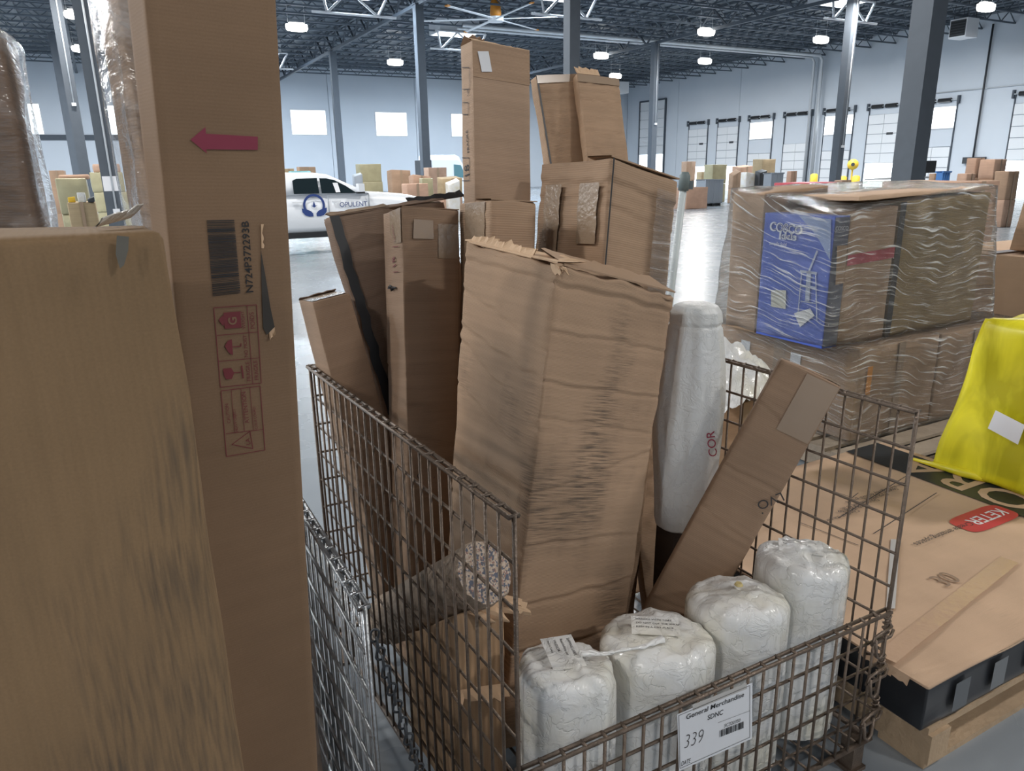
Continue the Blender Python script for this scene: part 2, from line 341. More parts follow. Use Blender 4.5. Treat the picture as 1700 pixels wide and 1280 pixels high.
    for i in range(A-1):
        for j in range(B-1):
            u0, u1, w0, w1 = ta[i]*La, ta[i+1]*La, tb[j]*Lb, tb[j+1]*Lb
            quad([vert(i, j, Cn-1), vert(i+1, j, Cn-1), vert(i+1, j+1, Cn-1), vert(i, j+1, Cn-1)], [(u0, w0+5), (u1, w0+5), (u1, w1+5), (u0, w1+5)])
            quad([vert(i, j+1, 0), vert(i+1, j+1, 0), vert(i+1, j, 0), vert(i, j, 0)], [(u0, w1+7), (u1, w1+7), (u1, w0+7), (u0, w0+7)])
    return V_, F_, UV
def cuboid(o, e1, e2, e3):                                   # corner list N R F L n r f l from the bottom-near corner and three edges
    o = Vector(o); return [o+e3, o+e1+e3, o+e1+e2+e3, o+e2+e3, o, o+e1, o+e1+e2, o+e2]
def ragged(p0, p1, out, n, jag, seed, thick=.0035, curl=None, layers=1):
    """a strip of torn board: from the line p0-p1 it runs along `out` with an uneven far edge"""
    p0, p1, out = Vector(p0), Vector(p1), Vector(out); rnd = random.Random(seed); V_, F_ = [], []
    nrm = (p1-p0).cross(out).normalized()*thick
    cu = Vector(curl) if curl else Vector((0, 0, 0))
    for i in range(n+1):
        t = i/n; a = p0.lerp(p1, t); f = 1 - jag*rnd.random()
        m_ = a + out*f*.5 + cu*.3*rnd.uniform(.6, 1.2); e = a + out*f + cu*rnd.uniform(.5, 1.3)
        V_ += [a, m_, e, a+nrm, m_+nrm, e+nrm]
    for i in range(n):
        o, q = i*6, (i+1)*6
        F_ += [(o, o+1, q+1, q), (o+1, o+2, q+2, q+1), (o+3, q+3, q+4, o+4), (o+4, q+4, q+5, o+5), (o+2, o+5, q+5, q+2), (o, q, q+3, o+3)]
    return V_, F_
_txt = {}
def text_mesh(s, bold=0.0):
    if (s, bold) in _txt: return _txt[(s, bold)]
    cu = bpy.data.curves.new('t', 'FONT'); cu.body = s; cu.size = 1; cu.resolution_u = 3; cu.offset = bold
    o = bpy.data.objects.new('t', cu); COL.objects.link(o); dg = bpy.context.evaluated_depsgraph_get()
    me = o.evaluated_get(dg).to_mesh(); v = [x.co.copy() for x in me.vertices]; f = [tuple(p.vertices) for p in me.polygons]
    o.evaluated_get(dg).to_mesh_clear(); bpy.data.objects.remove(o); bpy.data.curves.remove(cu)
    x0 = min(p.x for p in v); x1 = max(p.x for p in v); y0 = min(p.y for p in v); y1 = max(p.y for p in v)
    _txt[(s, bold)] = (v, f, x0, x1, y0, y1); return _txt[(s, bold)]
def text_at(s, o, xd, yd, width=None, height=None, bold=0.0, off=None):
    """text with its lower-left ink corner at o, running along xd, growing along yd"""
    v, f, x0, x1, y0, y1 = text_mesh(s, bold); xd, yd = Vector(xd).normalized(), Vector(yd).normalized()
    sx = width/(x1-x0) if width else height/(y1-y0); sy = height/(y1-y0) if height else sx
    o = Vector(o) + (off if off else Vector((0, 0, 0)))
    vv = [o + xd*(p.x-x0)*sx + yd*(p.y-y0)*sy for p in v]
    if xd.cross(yd).dot(CAMP-o) < 0: f = [tuple(reversed(x)) for x in f]
    return vv, f
class Face:
    """a plane of the scene on which prints are laid; pixels of the photograph are cast on to it"""
    def __init__(s, p, n, off=.0012):
        s.n = Vector(n).normalized(); s.p = Vector(p)
        if (CAMP-s.p).dot(s.n) < 0: s.n = -s.n
        s.p = s.p + s.n*off
    def at(s, x, y): return hit(x, y, s.p, s.n)
    def quad(s, *px): return [s.at(*p) for p in px], [tuple(range(len(px)))]
    def line(s, a, b, w):
        A, B = s.at(*a), s.at(*b); d = (B-A).normalized(); k = s.n.cross(d)*w*.5
        return [A-k, B-k, B+k, A+k], [(0, 1, 2, 3)]
    def text(s, t, a, b, hpx=None, bold=0.0, flip=False, ratio=None):
        A, B = s.at(*a), s.at(*b); x = B-A; y = s.n.cross(x).normalized()
        if flip: y = -y
        h = s.at(*hpx)-A if hpx else None
        return text_at(t, A, x, y, width=x.length, height=(abs(h.dot(y)) if hpx else None), bold=bold)

# ------------------------------------------------------------------ the hall
H = HALL
def structure(name, vf, mat, smooth=False, base=(0, 0, 0)):
    return single(name, None, None, vf, mat, base, smooth, kind='structure')
floor = structure('floor', hbox(H['v0'], H['v1'], H['u0'], H['u1'], -.2, 0), M['floor'])
ceiling = structure('ceiling', hbox(H['v0'], H['v1'], H['u0'], H['u1'], H['h'], H['h']+.2), M['deck'])
walls = {}
for nm, a in (('wall_back', (H['v0'], H['v1']+.4, H['u1']+.1, H['u1']+.4)), ('wall_right', (H['v1']+.1, H['v1']+.4, H['u0'], H['u1'])),
              ('wall_left', (H['v0']-.4, H['v0']-.1, H['u0'], H['u1'])), ('wall_front', (H['v0'], H['v1']+.4, H['u0']-.4, H['u0']-.1))):
    walls[nm] = structure(nm, hbox(*a, 0, H['h']), M['joint'])
def panel_part(parent, a): 
    o = mesh_obj('wall_panel', *hbox(*a), M['wall'], parent=parent); return o
PW = 8.1
x = H['v0']
while x < H['v1']-.1:
    x2 = min(x+PW, H['v1']); panel_part(walls['wall_back'], (x+.02, x2-.02, H['u1'], H['u1']+.12, 0, H['h']))
    panel_part(walls['wall_front'], (x+.02, x2-.02, H['u0']-.12, H['u0'], 0, H['h'])); x = x2
y = H['u0']
while y < H['u1']-.1:
    y2 = min(y+PW+.12, H['u1']); panel_part(walls['wall_right'], (H['v1'], H['v1']+.12, y+.02, y2-.02, 0, H['h']))
    panel_part(walls['wall_left'], (H['v0']-.12, H['v0'], y+.02, y2-.02, 0, H['h'])); y = y2
# roof deck ribs, bar joists and girders
rib = mesh_obj('deck_rib', *join(*[hbox(H['v0']+i*.9, H['v0']+i*.9+.32, H['u0'], H['u1'], H['h']-.07, H['h']) for i in range(90)]), M['deck'], parent=ceiling); rib['kind'] = 'stuff'
def truss(length, depth, chord, pitch, web):
    """a truss along +x from the origin, top chord at z=0"""
    p = [frame_box((0, -chord/2, -chord), (length, 0, 0), (0, chord, 0), (0, 0, chord)), frame_box((0, -chord/2, -depth), (length, 0, 0), (0, chord, 0), (0, 0, chord))]
    k = int(length/pitch); s = length/k
    for i in range(k):
        a, b = (i*s, -depth+chord/2), ((i+.5)*s, -chord/2)
        for (xa, za), (xb, zb) in ((a, b), (b, ((i+1)*s, -depth+chord/2))):
            d = Vector((xb-xa, 0, zb-za)); n_ = Vector((-d.z, 0, d.x)).normalized()*web
            p.append(frame_box(Vector((xa, -web/2, za))-n_*.5, d, (0, web, 0), n_))
    return join(*p)
jl = H['v1']-H['v0']
jm = mesh_obj('joist', *truss(jl, .72, .09, 1.5, .045), M['joist'], parent=ceiling)
jmtx = Matrix.Rotation(YAW, 4, 'Z')
jm.matrix_local = Matrix.Translation(W(H['v0'], 1.0, H['h']-.07)) @ jmtx
for i in range(1, 34):
    o = jm.copy(); COL.objects.link(o); o.parent = ceiling; o.matrix_local = Matrix.Translation(W(H['v0'], 1.0+i*2.0, H['h']-.07)) @ jmtx
gm = mesh_obj('girder', *truss(H['u1']-H['u0'], 1.25, .16, 2.4, .09), M['girder'], parent=ceiling)
gr = Matrix.Rotation(YAW+math.pi/2, 4, 'Z')
for i, v in enumerate((14.5, 32.5, -.4, -16)):
    o = gm if i == 0 else gm.copy()
    if i: COL.objects.link(o); o.parent = ceiling
    o.matrix_local = Matrix.Translation(W(v, H['u0'], H['h']-.09)) @ gr
# windows of the far wall
def frame_quad(v0, v1, z0, z1, wall, w=.08, d=.05):
    f = (lambda a, b, c, e: hbox(a, b, H['u1']-d, H['u1'], c, e)) if wall == 'b' else (lambda a, b, c, e: hbox(H['v1']-d, H['v1'], a, b, c, e))
    return join(f(v0-w, v0, z0-w, z1+w), f(v1, v1+w, z0-w, z1+w), f(v0, v1, z0-w, z0), f(v0, v1, z1, z1+w)), f(v0, v1, z0, z1)
wn = 0
def window(wall, a, b, z0, z1):
    global wn; wn += 1
    fr, pane = frame_quad(a, b, z0, z1, wall)
    o = structure('window_%d' % wn, fr, M['whitemetal'])
    pane = (pane[0], pane[1]); p = mesh_obj('pane', pane[0], pane[1], M['daylight'], parent=o)
    p.scale = (1, 1, 1)
backn = -U
for x0, x1, y0, y1 in ((484, 541, 183.5, 223), (624.5, 675, 187.3, 225), (750, 798, 190, 226)):
    a = hit(x0, (y0+y1)/2, W(0, H['u1']-.05), backn); b = hit(x1, (y0+y1)/2, W(0, H['u1']-.05), backn)
    zt = hit((x0+x1)/2, y0, W(0, H['u1']-.05), backn).z; zb = hit((x0+x1)/2, y1, W(0, H['u1']-.05), backn).z
    window('b', a.dot(V), b.dot(V), zb, zt)
w0 = hit(484, 200, W(0, H['u1']), backn).dot(V)
for k in (1, 2, 3): window('b', w0-7.2*k-.0, w0-7.2*k+3.1, 4.9, 7.0)
# dock doors of the right wall
def on_right(x, y): return hit(x, y, W(H['v1']-.05, 0), -V)
DZ = on_right(1464, 176.5).z
door_us = [on_right(x, 180).dot(U) for x in (1161, 1210, 1264, 1324, 1390, 1464.7, 1557)]
dsp = (door_us[0]-door_us[-1])/6; door_us = [door_us[-1]+dsp*(6-i) for i in range(7)]
extra = on_right(1722, 170).dot(U)
dn = 0
def dock_door(uc, kind, width=2.55):
    """kind: 'open' lifted door with daylight below, 'window' closed with a light above, 'plain' closed"""
    global dn; dn += 1
    a, b = uc-width/2, uc+width/2; v1 = H['v1']
    tracks = join(hbox(v1-.09, v1, a-.08, a-.02, 0, DZ), hbox(v1-.09, v1, b+.02, b+.08, 0, DZ), hbox(v1-.22, v1, a-.2, a-.08, DZ-.25, DZ+.25), hbox(v1-.22, v1, b+.08, b+.2, DZ-.25, DZ+.25))
    o = structure('door_%d' % dn, tracks, M['steel'])
    mesh_obj('shaft', *tube([W(v1-.18, a-.1, DZ), W(v1-.18, b+.1, DZ)], .03, 8), M['conduit'], parent=o)
    for s in (.30, .74): mesh_obj('spring', *tube([W(v1-.18, a+width*(s-.17), DZ), W(v1-.18, a+width*(s+.17), DZ)], .14, 10), M['black'], parent=o)
    ph = .68
    z0 = 1.75 if kind == 'open' else 0.0
    n = 5 if kind == 'open' else (4 if kind == 'window' else 5)
    for i in range(n):
        for h_ in range(2):
            c0, c1 = a+width/2*h_, a+width/2*(h_+1)
            mesh_obj('door_panel', *hbox(v1-.10, v1-.03, c0+.015, c1-.015, z0+i*ph+.02, z0+(i+1)*ph-.02), M['door'], parent=o)
    mesh_obj('panel_backing', *hbox(v1-.05, v1-.01, a, b, z0, z0+n*ph), M['grey'], parent=o)
    if kind == 'open':
        mesh_obj('doorway_daylight', *hbox(v1-.04, v1-.005, a+.05, b-.05, .02, z0-.02), M['daylight'], parent=o)
        mesh_obj('handle_plate', *hbox(v1-.13, v1-.10, a+.45, a+.95, z0+1.95, z0+2.12), M['dark'], parent=o)
    if kind == 'window':
        mesh_obj('daylight_pane', *hbox(v1-.06, v1-.01, a+.02, b-.02, DZ-1.75, DZ-.42), M['daylight'], parent=o)
        mesh_obj('pane_frame', *join(hbox(v1-.09, v1, a-.02, b+.02, DZ-.42, DZ-.36), hbox(v1-.09, v1, a-.02, b+.02, DZ-1.82, DZ-1.75)), M['whitemetal'], parent=o)
        mesh_obj('lintel', *hbox(v1-.07, v1, a, b, n*ph+.02, DZ-1.85), M['wall'], parent=o)
for uc, kd in zip(door_us, ('open', 'open', 'window', 'plain', 'window', 'open', 'window')): dock_door(uc, kd)
dock_door(extra, 'open')
a, b = on_right(1105, 170).dot(U), on_right(1064, 170).dot(U)
tz = on_right(1084, 168).z
dn += 1
o = structure('door_%d' % dn, join(hbox(H['v1']-.16, H['v1'], a-.16, a, 0, tz+.1), hbox(H['v1']-.16, H['v1'], b, b+.12, 0, tz+.1), hbox(H['v1']-.16, H['v1'], a-.1, b+.1, tz, tz+.14)), M['girder'])
for i in range(6):
    z0 = 3.0+i*(tz-3.0)/6
    mesh_obj('door_panel', *hbox(H['v1']-.1, H['v1']-.02, a+.02, b-.02, z0+.02, z0+(tz-3.0)/6-.02), M['door'], parent=o)
mesh_obj('doorway_daylight', *hbox(H['v1']-.05, H['v1']-.01, a+.03, b-.03, .02, 3.0), M['daylight'], parent=o)

# columns
def column(v, u, lab, conduit=False, w=.4, sign=False):
    t = Thing('steel_column', lab, 'column', W(v, u, 0))
    wth, fl = w, .03
    t.part('shaft', hbox(v-w/2, v+w/2, u-w/2, u+w/2, .03, 9.3), M['steel'])
    t.part('base_plate', hbox(v-w*.75, v+w*.75, u-w*.75, u+w*.75, 0, .03), M['steel'])
    t.part('cap_plate', hbox(v-w*.6, v+w*.6, u-w*.6, u+w*.6, 9.3, 9.36), M['steel'])
    if conduit:
        t.part('conduit', tube([W(v+.03, u-w/2-.03, conduit), W(v+.03, u-w/2-.03, 9.3)], .026, 8), M['conduit'], True)
        t.part('conduit_box', hbox(v-.05, v+.11, u-w/2-.1, u-w/2, conduit-.12, conduit), M['whitemetal'])
    if sign:
        t.part('notice', hbox(v-.18, v+.18, u-w/2-.012, u-w/2-.002, 1.35, 1.72), M['paper'])
def col_at(px, py, v=None, u=None):
    d = ray(px, py); k = v/d.dot(V) if v is not None else u/d.dot(U); p = d*k; return p.dot(V), p.dot(U)
column(*col_at(566, 270, v=14.5), 'slim grey steel column behind the white pickup truck')
column(*col_at(706, 270, v=14.5), 'grey steel column beside the white box van')
column(*col_at(948, 270, v=14.5), 'grey steel column rising behind the two ribbed cartons')
column(*col_at(1084, 200, v=32.5), 'grey steel column in front of the tall narrow dock door', 4.5)
column(*col_at(1388, 280, v=32.5), 'grey steel column with pale conduit before the dock doors', 2.6)
column(*col_at(1510, 270, v=14.5), 'thick grey steel column near the black slanted conveyor', w=.44)
column(*col_at(183, 300, u=22.5), 'grey steel column with a paper notice beside the tall arrow carton', .9, sign=True)
column(*col_at(141, 285, u=36.5), 'grey steel column whose pale conduit ends halfway down', 4.6)
column(*col_at(127, 285, u=51.0), 'faint far grey steel column by the left wall rail')

# high-bay lamps, skylights, unit heaters, fan, pipes
for i, (v, u) in enumerate(FIXTURES_AND_FILLS):  # the added fill lamps get the same fixture
    t = Thing('ceiling_light', 'white high-bay lamp hanging below the dark roof deck', 'ceiling light', W(v, u, 9.25), 'high-bay lamps under the roof')
    t.part('housing', hbox(v-.4, v+.4, u-.14, u+.14, 9.32, 9.42), M['whitemetal'])
    t.part('lens', loft([[W(v+a_, u+b_*k_, z_) for a_, b_, z_ in ((-.58*k_, -.26, 9.30), (.58*k_, -.26, 9.30), (.58*k_, .26, 9.30), (-.58*k_, .26, 9.30))] if False else [W(v+.58*k_*math.copysign(abs(math.cos(q_))**.5, math.cos(q_)), u+.27*k_*math.sin(q_), z_) for q_ in [2*math.pi*i_/16 for i_ in range(16)]] for k_, z_ in ((1, 9.32), (1, 9.12), (.9, 9.03), (.6, 9.0))]), M['lamp'])
    t.part('hanger', join(*[tube([W(v+s, u, 9.42), W(v+s, u, H['h'])], .012, 5) for s in (-.45, .45)]), M['conduit'])
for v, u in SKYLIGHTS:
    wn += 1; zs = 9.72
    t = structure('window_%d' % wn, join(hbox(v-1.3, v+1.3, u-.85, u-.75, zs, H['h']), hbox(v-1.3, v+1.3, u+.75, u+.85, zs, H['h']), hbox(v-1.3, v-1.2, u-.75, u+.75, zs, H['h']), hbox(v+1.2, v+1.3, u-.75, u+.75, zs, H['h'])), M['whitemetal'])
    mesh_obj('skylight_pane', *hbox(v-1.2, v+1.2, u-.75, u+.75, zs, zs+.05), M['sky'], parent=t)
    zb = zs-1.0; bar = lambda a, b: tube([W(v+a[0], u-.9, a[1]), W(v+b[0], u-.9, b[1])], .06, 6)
    mesh_obj('lit_joist_standin', *join(bar((-2.0, zb), (2.0, zb)), bar((-1.3, zb), (-.2, zs-.02)), bar((-.2, zs-.02), (1.1, zb)), bar((1.1, zb), (1.7, zs)), bar((-1.3, zb), (-1.5, zs)), bar((-1.5, zs), (1.7, zs))), M['whitemetal'], parent=t)  # added white members imitating roof joists lit up by the skylight
def heater(px, py, dist_in, lab, s=1.0):
    p = hit(px, py, W(H['v1']-dist_in, 0), -V); v, u, z = uvz(p)
    t = Thing('unit_heater', lab, 'heater', p)
    t.part('cabinet', hbox(v-.65*s, v+.65*s, u-.6*s, u+.6*s, z-.6*s, z+.6*s), M['whitemetal'])
    lv = t.part('louver', hbox(v-.70*s, v-.65*s, u-.52*s, u+.52*s, z-.5*s, z+.5*s), M['black'])
    for i in range(6): t.part('slat', hbox(v-.74*s, v-.69*s, u-.5*s, u+.5*s, z-.42*s+i*.17*s, z-.38*s+i*.17*s), M['dark'], parent=lv)
    for a_ in (-.5, .5):
        for b_ in (-.45, .45): t.part('hanger', tube([W(v+a_*s, u+b_*s, z+.6*s), W(v+a_*s, u+b_*s, H['h'])], .015, 6), M['dark'])
heater(1600, 48, 5.5, 'white unit heater hung under the roof by the dark standpipe', .85)
heater(1031, 146, 5.5, 'white unit heater hung under the roof in the far corner', .85)
fc = at_y(823, 32, 42); fv, fu, fz = uvz(fc)
t = Thing('ceiling_fan', 'huge six-bladed ceiling fan with orange blade tips and hub', 'fan', fc)
t.part('downrod', tube([fc, Vector((fc.x, fc.y, H['h']))], .09, 8), M['whitemetal'])
t.part('motor', tube([fc+Z*.05, fc+Z*.25, fc+Z*.5, fc+Z*.85, fc+Z*1.0], [.22, .3, .28, .24, .1], 14), M['orange'], True)
t.part('hub', tube([fc-Z*.12, fc+Z*.1], .42, 14), M['whitemetal'])
for i in range(6):
    an = math.radians(-4+60*i); d = Vector((math.cos(an), math.sin(an), 0)); k = Vector((-d.y, d.x, .12))*.16
    bl = t.part('blade', frame_box(fc+d*.3-k*.5, d*3.6, k, Z*.035), M['whitemetal'])
    t.part('blade_tip', frame_box(fc+d*3.9-k*.55, d*.22, k*1.1, Z*.05), M['orange'], parent=bl)
p0 = hit(1366, 92, W(H['v1']-.4, 0), -V); pu = p0.dot(U)
z1 = p0.z
t = Thing('roof_drain_pipe', 'pale twin drain pipes turning down the dock wall', 'pipe', W(H['v1']-.4, pu, 0))
t.part('pipe', tube([W(20, pu, z1+.1), W(H['v1']-.75, pu, z1), W(H['v1']-.4, pu, z1-.35), W(H['v1']-.4, pu, 0)], .13, 10), M['conduit'], True)
t.part('pipe', tube([W(20, pu+.75, z1+.05), W(H['v1']-.7, pu+.75, z1-.05), W(H['v1']-.4, pu+.75, z1-.4), W(H['v1']-.4, pu+.75, 0)], .10, 10), M['conduit'], True)
p0 = hit(1640, 100, W(H['v1']-.15, 0), -V); pu = p0.dot(U)
t = Thing('fire_standpipe', 'dark vertical sprinkler standpipe clamped to the dock wall', 'pipe', W(H['v1']-.15, pu, 0))
t.part('riser', tube([W(H['v1']-.15, pu, 1.6), W(H['v1']-.15, pu, 10)], .06, 8), M['dark'], True)
t.part('valve_box', hbox(H['v1']-.3, H['v1']-.02, pu-.8, pu+.6, 1.6, 2.0), M['dark'])
zz = hit(1640, 146, W(H['v1']-.1, 0), -V).z
t.part('branch_line', tube([W(H['v1']-.1, pu-6, zz), W(H['v1']-.1, pu+4, zz)], .035, 8), M['conduit'], True)
pl = hit(90, 228, W(0, H['u1']-.1), backn)
single('wall_rail', 'long grey steel rail across the far wall left of the arrow carton', 'rail', hbox(-14, pl.dot(V)+5.5, H['u1']-.2, H['u1'], pl.z-.18, pl.z+.18), M['steel'], W(-5, H['u1'], pl.z))

# ------------------------------------------------------------------ wire baskets
cyl_cache = {}
def wire_mesh(length, r, mat):
    key = (round(length, 4), r, mat.name)
    if key not in cyl_cache:
        o = mesh_obj('wire', *tube([(0, 0, 0), (0, 0, length)], r, 6), mat, True); cyl_cache[key] = o.data; bpy.data.objects.remove(o)
    return cyl_cache[key]
def orient(o, z, x=None):
    z = Vector(z).normalized(); x = (Vector(x) if x else (V if abs(z.dot(V)) < .9 else U)); x = (x-z*x.dot(z)).normalized(); y = z.cross(x)
    return Matrix(((x.x, y.x, z.x, o.x), (x.y, y.y, z.y, o.y), (x.z, y.z, z.z, o.z), (0, 0, 0, 1)))
def wire_panel(t, name, o, d, length, z0, z1, nrm, mat, r=.0036, sp=.0515, hs=.1, rim=True):
    """a mesh panel: o start (z ignored), d direction, nrm outward; rim frame is the part, each wire a sub-part"""
    o = Vector((o.x, o.y, 0)); fr = []
    if rim:
        fr.append(tube([o+Z*z1+nrm*.009, o+d*length+Z*z1+nrm*.009], r*1.35, 6)); fr.append(tube([o+Z*z1-nrm*.009, o+d*length+Z*z1-nrm*.009], r*1.35, 6))
    for s in (0, length): fr.append(tube([o+d*s+Z*z0, o+d*s+Z*(z1+.004)], r*1.5, 6))
    p = t.part(name, join(*fr), mat, True)
    n = max(1, round(length/sp))
    for i in range(1, n): t.inst('wire', wire_mesh(z1-z0, r, mat), orient(o+d*(length*i/n)+Z*z0+nrm*r, Z), p)
    m = max(1, round((z1-z0)/hs))
    for j in range(m): t.inst('wire', wire_mesh(length, r*1.1, mat), orient(o+Z*(z0+(z1-z0)*j/m)-nrm*r, d, Z), p)
    if rim:
        for i in range(0, n+1): t.inst('rim_tie', wire_mesh(.022, r*1.1, mat), orient(o+d*(length*i/n)+Z*(z1+.003)-nrm*.011, nrm, d), p)
    return p
BV0, BV1, BU0, BU1, BZ0, BZ1, GZ = .566, 1.717, 1.063, 2.343, .11, 1.1, .53
BSH = .046; UB = (U-V*BSH).normalized(); BLEN = (BU1-BU0)/UB.dot(U); BVB = -BSH*(BU1-BU0)
bk = Thing('wire_basket', 'rusty folding wire basket crammed with cartons and white rolls', 'basket', W((BV0+BV1)/2, (BU0+BU1)/2, 0))
wire_panel(bk, 'side_panel', W(BV0, BU0), UB, BLEN, BZ0, BZ1, -V, M['rust'])
wire_panel(bk, 'side_panel', W(BV1, BU0), UB, BLEN, BZ0, BZ1, V, M['rust'])
wire_panel(bk, 'back_panel', W(BV0+BVB, BU1), V, BV1-BV0, BZ0, BZ1, U, M['rust'])
wire_panel(bk, 'front_gate', W(BV0, BU0), V, BV1-BV0, BZ0, GZ, -U, M['rust'], r=.004, hs=.085)
fl = bk.part('base_frame', join(*[tube([W(a[0], a[1], BZ0), W(b[0], b[1], BZ0)], .009, 6) for a, b in (((BV0, BU0), (BV1, BU0)), ((BV1, BU0), (BV1+BVB, BU1)), ((BV1+BVB, BU1), (BV0+BVB, BU1)), ((BV0+BVB, BU1), (BV0, BU0)))]), M['rust'], True)
for i in range(1, 23): bk.inst('wire', wire_mesh(BLEN, .004, M['rust']), orient(W(BV0+(BV1-BV0)*i/23, BU0, BZ0), UB), fl)
for a0 in (BV0+.03, BV1-.03):
    for b in (BU0+.03, BU1-.03): a = a0-BSH*(b-BU0); bk.part('foot', join(hbox(a-.03, a+.03, b-.03, b+.03, .0, .012), hbox(a-.022, a+.022, b-.022, b+.022, .012, BZ0)), M['rust'])
for zc in (GZ-.045, .36, .22):                              # gate hinges and latches at the right-hand front corner
    e = W(BV1, BU0, zc)
    bk.part('latch', join(tube([e+V*.005-U*.012, e-V*.09-U*.03+Z*.01, e-V*.10-U*.03-Z*.01, e-V*.02-U*.028-Z*.012, e+V*.01-U*.015-Z*.01], .0045, 6),
                          tube([e-V*.085-U*.03, e-V*.08-U*.034-Z*.05, e-V*.065-U*.034-Z*.062, e-V*.05-U*.034-Z*.05, e-V*.045-U*.03], .0045, 6),
                          tube([e+V*.012-U*.02+Z*(.03*math.sin(i)), e+V*.012-U*.02+Z*(.03*math.sin(i))+U*.06] if False else [e+V*.006-U*.012, e+V*.02+U*.02+Z*.01, e+V*.006+U*.05], .0045, 6)), M['rust'], True)
    bk.part('hinge_coil', tube([e+V*(.009*math.cos(i*.9))+U*(.009*math.sin(i*.9))+Z*(i*.0022-.03) for i in range(30)], .003, 5), M['rust'], True)
# the paper ticket on the gate
TF = Face(W(BV0, BU0-.012), -U)
tk = Thing('basket_ticket', 'white paper ticket reading General Merchandise on the basket gate', 'sign', TF.at(1186, 1205))
tk.part('sheet', quad_slab([TF.at(1127, 1280), TF.at(1248, 1226), TF.at(1249, 1133), TF.at(1124, 1186)], .0006), M['paper'])
TF2 = Face(W(BV0, BU0-.0135), -U)
tk.part('printed_title', TF2.text('General Merchandise', (1139, 1195), (1235, 1156.5), (1138.8, 1187), .008), M['ink'])
tk.part('printed_code', TF2.text('SDNC', (1174.5, 1196), (1200, 1186), (1174.2, 1188), .008), M['ink'])
tk.part('printed_number', TF2.text('SC320350', (1202, 1208), (1229, 1198), (1201, 1203)), M['softink'])
tk.part('handwritten_number', TF2.text('339', (1136, 1243), (1166, 1232), (1135, 1222), -.022), M['softink'])
tk.part('printed_date', TF2.text('DATE', (1131, 1272), (1146, 1266), (1131, 1265)), M['ink'])
bars = []
rnd = random.Random(3); x = 0
while x < 1:
    w = rnd.choice([.02, .03, .05]); a, b = x, min(1, x+w)
    f = lambda s, top: (1195+40*s, (1224 if not top else 1213)-15.5*s)
    bars.append(TF2.quad(f(a, 0), f(b, 0), f(b, 1), f(a, 1))); x = b+rnd.choice([.015, .025, .035])
tk.part('barcode', join(*bars), M['ink'])
tk.part('printed_border', join(TF2.line((1129, 1276), (1245, 1224), .0012), TF2.line((1245, 1224), (1245, 1138), .0012), TF2.line((1245, 1138), (1127, 1188), .0012), TF2.line((1127, 1188), (1129, 1276), .0012), TF2.line((1192, 1200), (1245, 1180), .0008)), M['ink'])
tk.part('holding_tape', quad_slab([TF.at(1150, 1180), TF.at(1240, 1143), TF.at(1239, 1134), TF.at(1149, 1170)], .0008), M['greylabel'])
# galvanised basket on the left
gb = Thing('wire_basket', 'bright galvanised wire basket behind the tall arrow carton', 'basket', W(-.1, 1.75, 0))
GV, GU, GT, GW = .323, 1.223, .9, .98
wire_panel(gb, 'side_panel', W(GV, GU), U, 1.05, .11, GT, V, M['galv'], r=.0042)
wire_panel(gb, 'side_panel', W(GV-GW, GU), U, 1.05, .11, GT, -V, M['galv'], r=.0042)
wire_panel(gb, 'back_panel', W(GV-GW, GU+1.05), V, GW, .11, GT, U, M['galv'], r=.0042)
wire_panel(gb, 'front_gate', W(GV-GW, GU), V, GW, .11, .42, -U, M['galv'], r=.0042)
gf = gb.part('base_frame', join(*[tube([W(a[0], a[1], .11), W(b[0], b[1], .11)], .009, 6) for a, b in (((GV, GU), (GV, GU+1.05)), ((GV, GU+1.05), (GV-GW, GU+1.05)), ((GV-GW, GU+1.05), (GV-GW, GU)), ((GV-GW, GU), (GV, GU)))]), M['galv'], True)
for i in range(1, 10): gb.inst('wire', wire_mesh(1.05, .0045, M['galv']), orient(W(GV-GW*i/10, GU, .11), U), gf)
for a in (GV-.03, GV-GW+.03):
    for b in (GU+.03, GU+1.02): gb.part('foot', hbox(a-.025, a+.025, b-.025, b+.025, 0, .11), M['galv'])
# chain hanging between the baskets
ch = Thing('steel_chain', 'dark steel chain hanging down between the two wire baskets', 'chain', W(.50, 1.16, 0))
tor = tube([Vector((math.cos(2*math.pi*i/14)*.0085, 0, math.sin(2*math.pi*i/14)*.0085 + (.006 if math.sin(2*math.pi*i/14) > 0 else -.006))) for i in range(14)], .0026, 6, closed=True)
to = mesh_obj('link', *tor, M['dark'], True); tm = to.data; bpy.data.objects.remove(to)
ca, cb = W(.36, 1.30, .78), W(.52, 1.10, .13)
for i in range(48):
    s = i/47; p = ca.lerp(cb, s) - Z*.10*math.sin(math.pi*s)
    ch.inst('link', tm, Matrix.Translation(p) @ Matrix.Rotation(1.57*(i % 2)+.3, 4, 'Z') @ Matrix.Rotation(.25, 4, 'Y'))

# ------------------------------------------------------------------ cartons
def base_of(C): return (Vector(C[4])+Vector(C[5])+Vector(C[6])+Vector(C[7]))/4
def carton(name, label, C, mat, group=None, **k):
    C = [Vector(c) for c in C]; t = Thing(name, label, 'carton', base_of(C), group); t.C = C
    t.body = t.part('body', hex_grid(C, **k), mat, True)
    of = .0012+k.get('bulge', 0)*.65+k.get('buck', 0)*.3
    t.front = Face(C[4].lerp(C[0], .5), (C[1]-C[0]).cross(C[0]-C[4]), of); t.left = Face(C[4].lerp(C[0], .5), (C[3]-C[0]).cross(C[0]-C[4]), of)
    return t
def lerp4(C, a, b, c):
    t = C[0]*(1-a)*(1-b)+C[1]*a*(1-b)+C[2]*a*b+C[3]*(1-a)*b; d = C[4]*(1-a)*(1-b)+C[5]*a*(1-b)+C[6]*a*b+C[7]*(1-a)*b
    return d*(1-c)+t*c
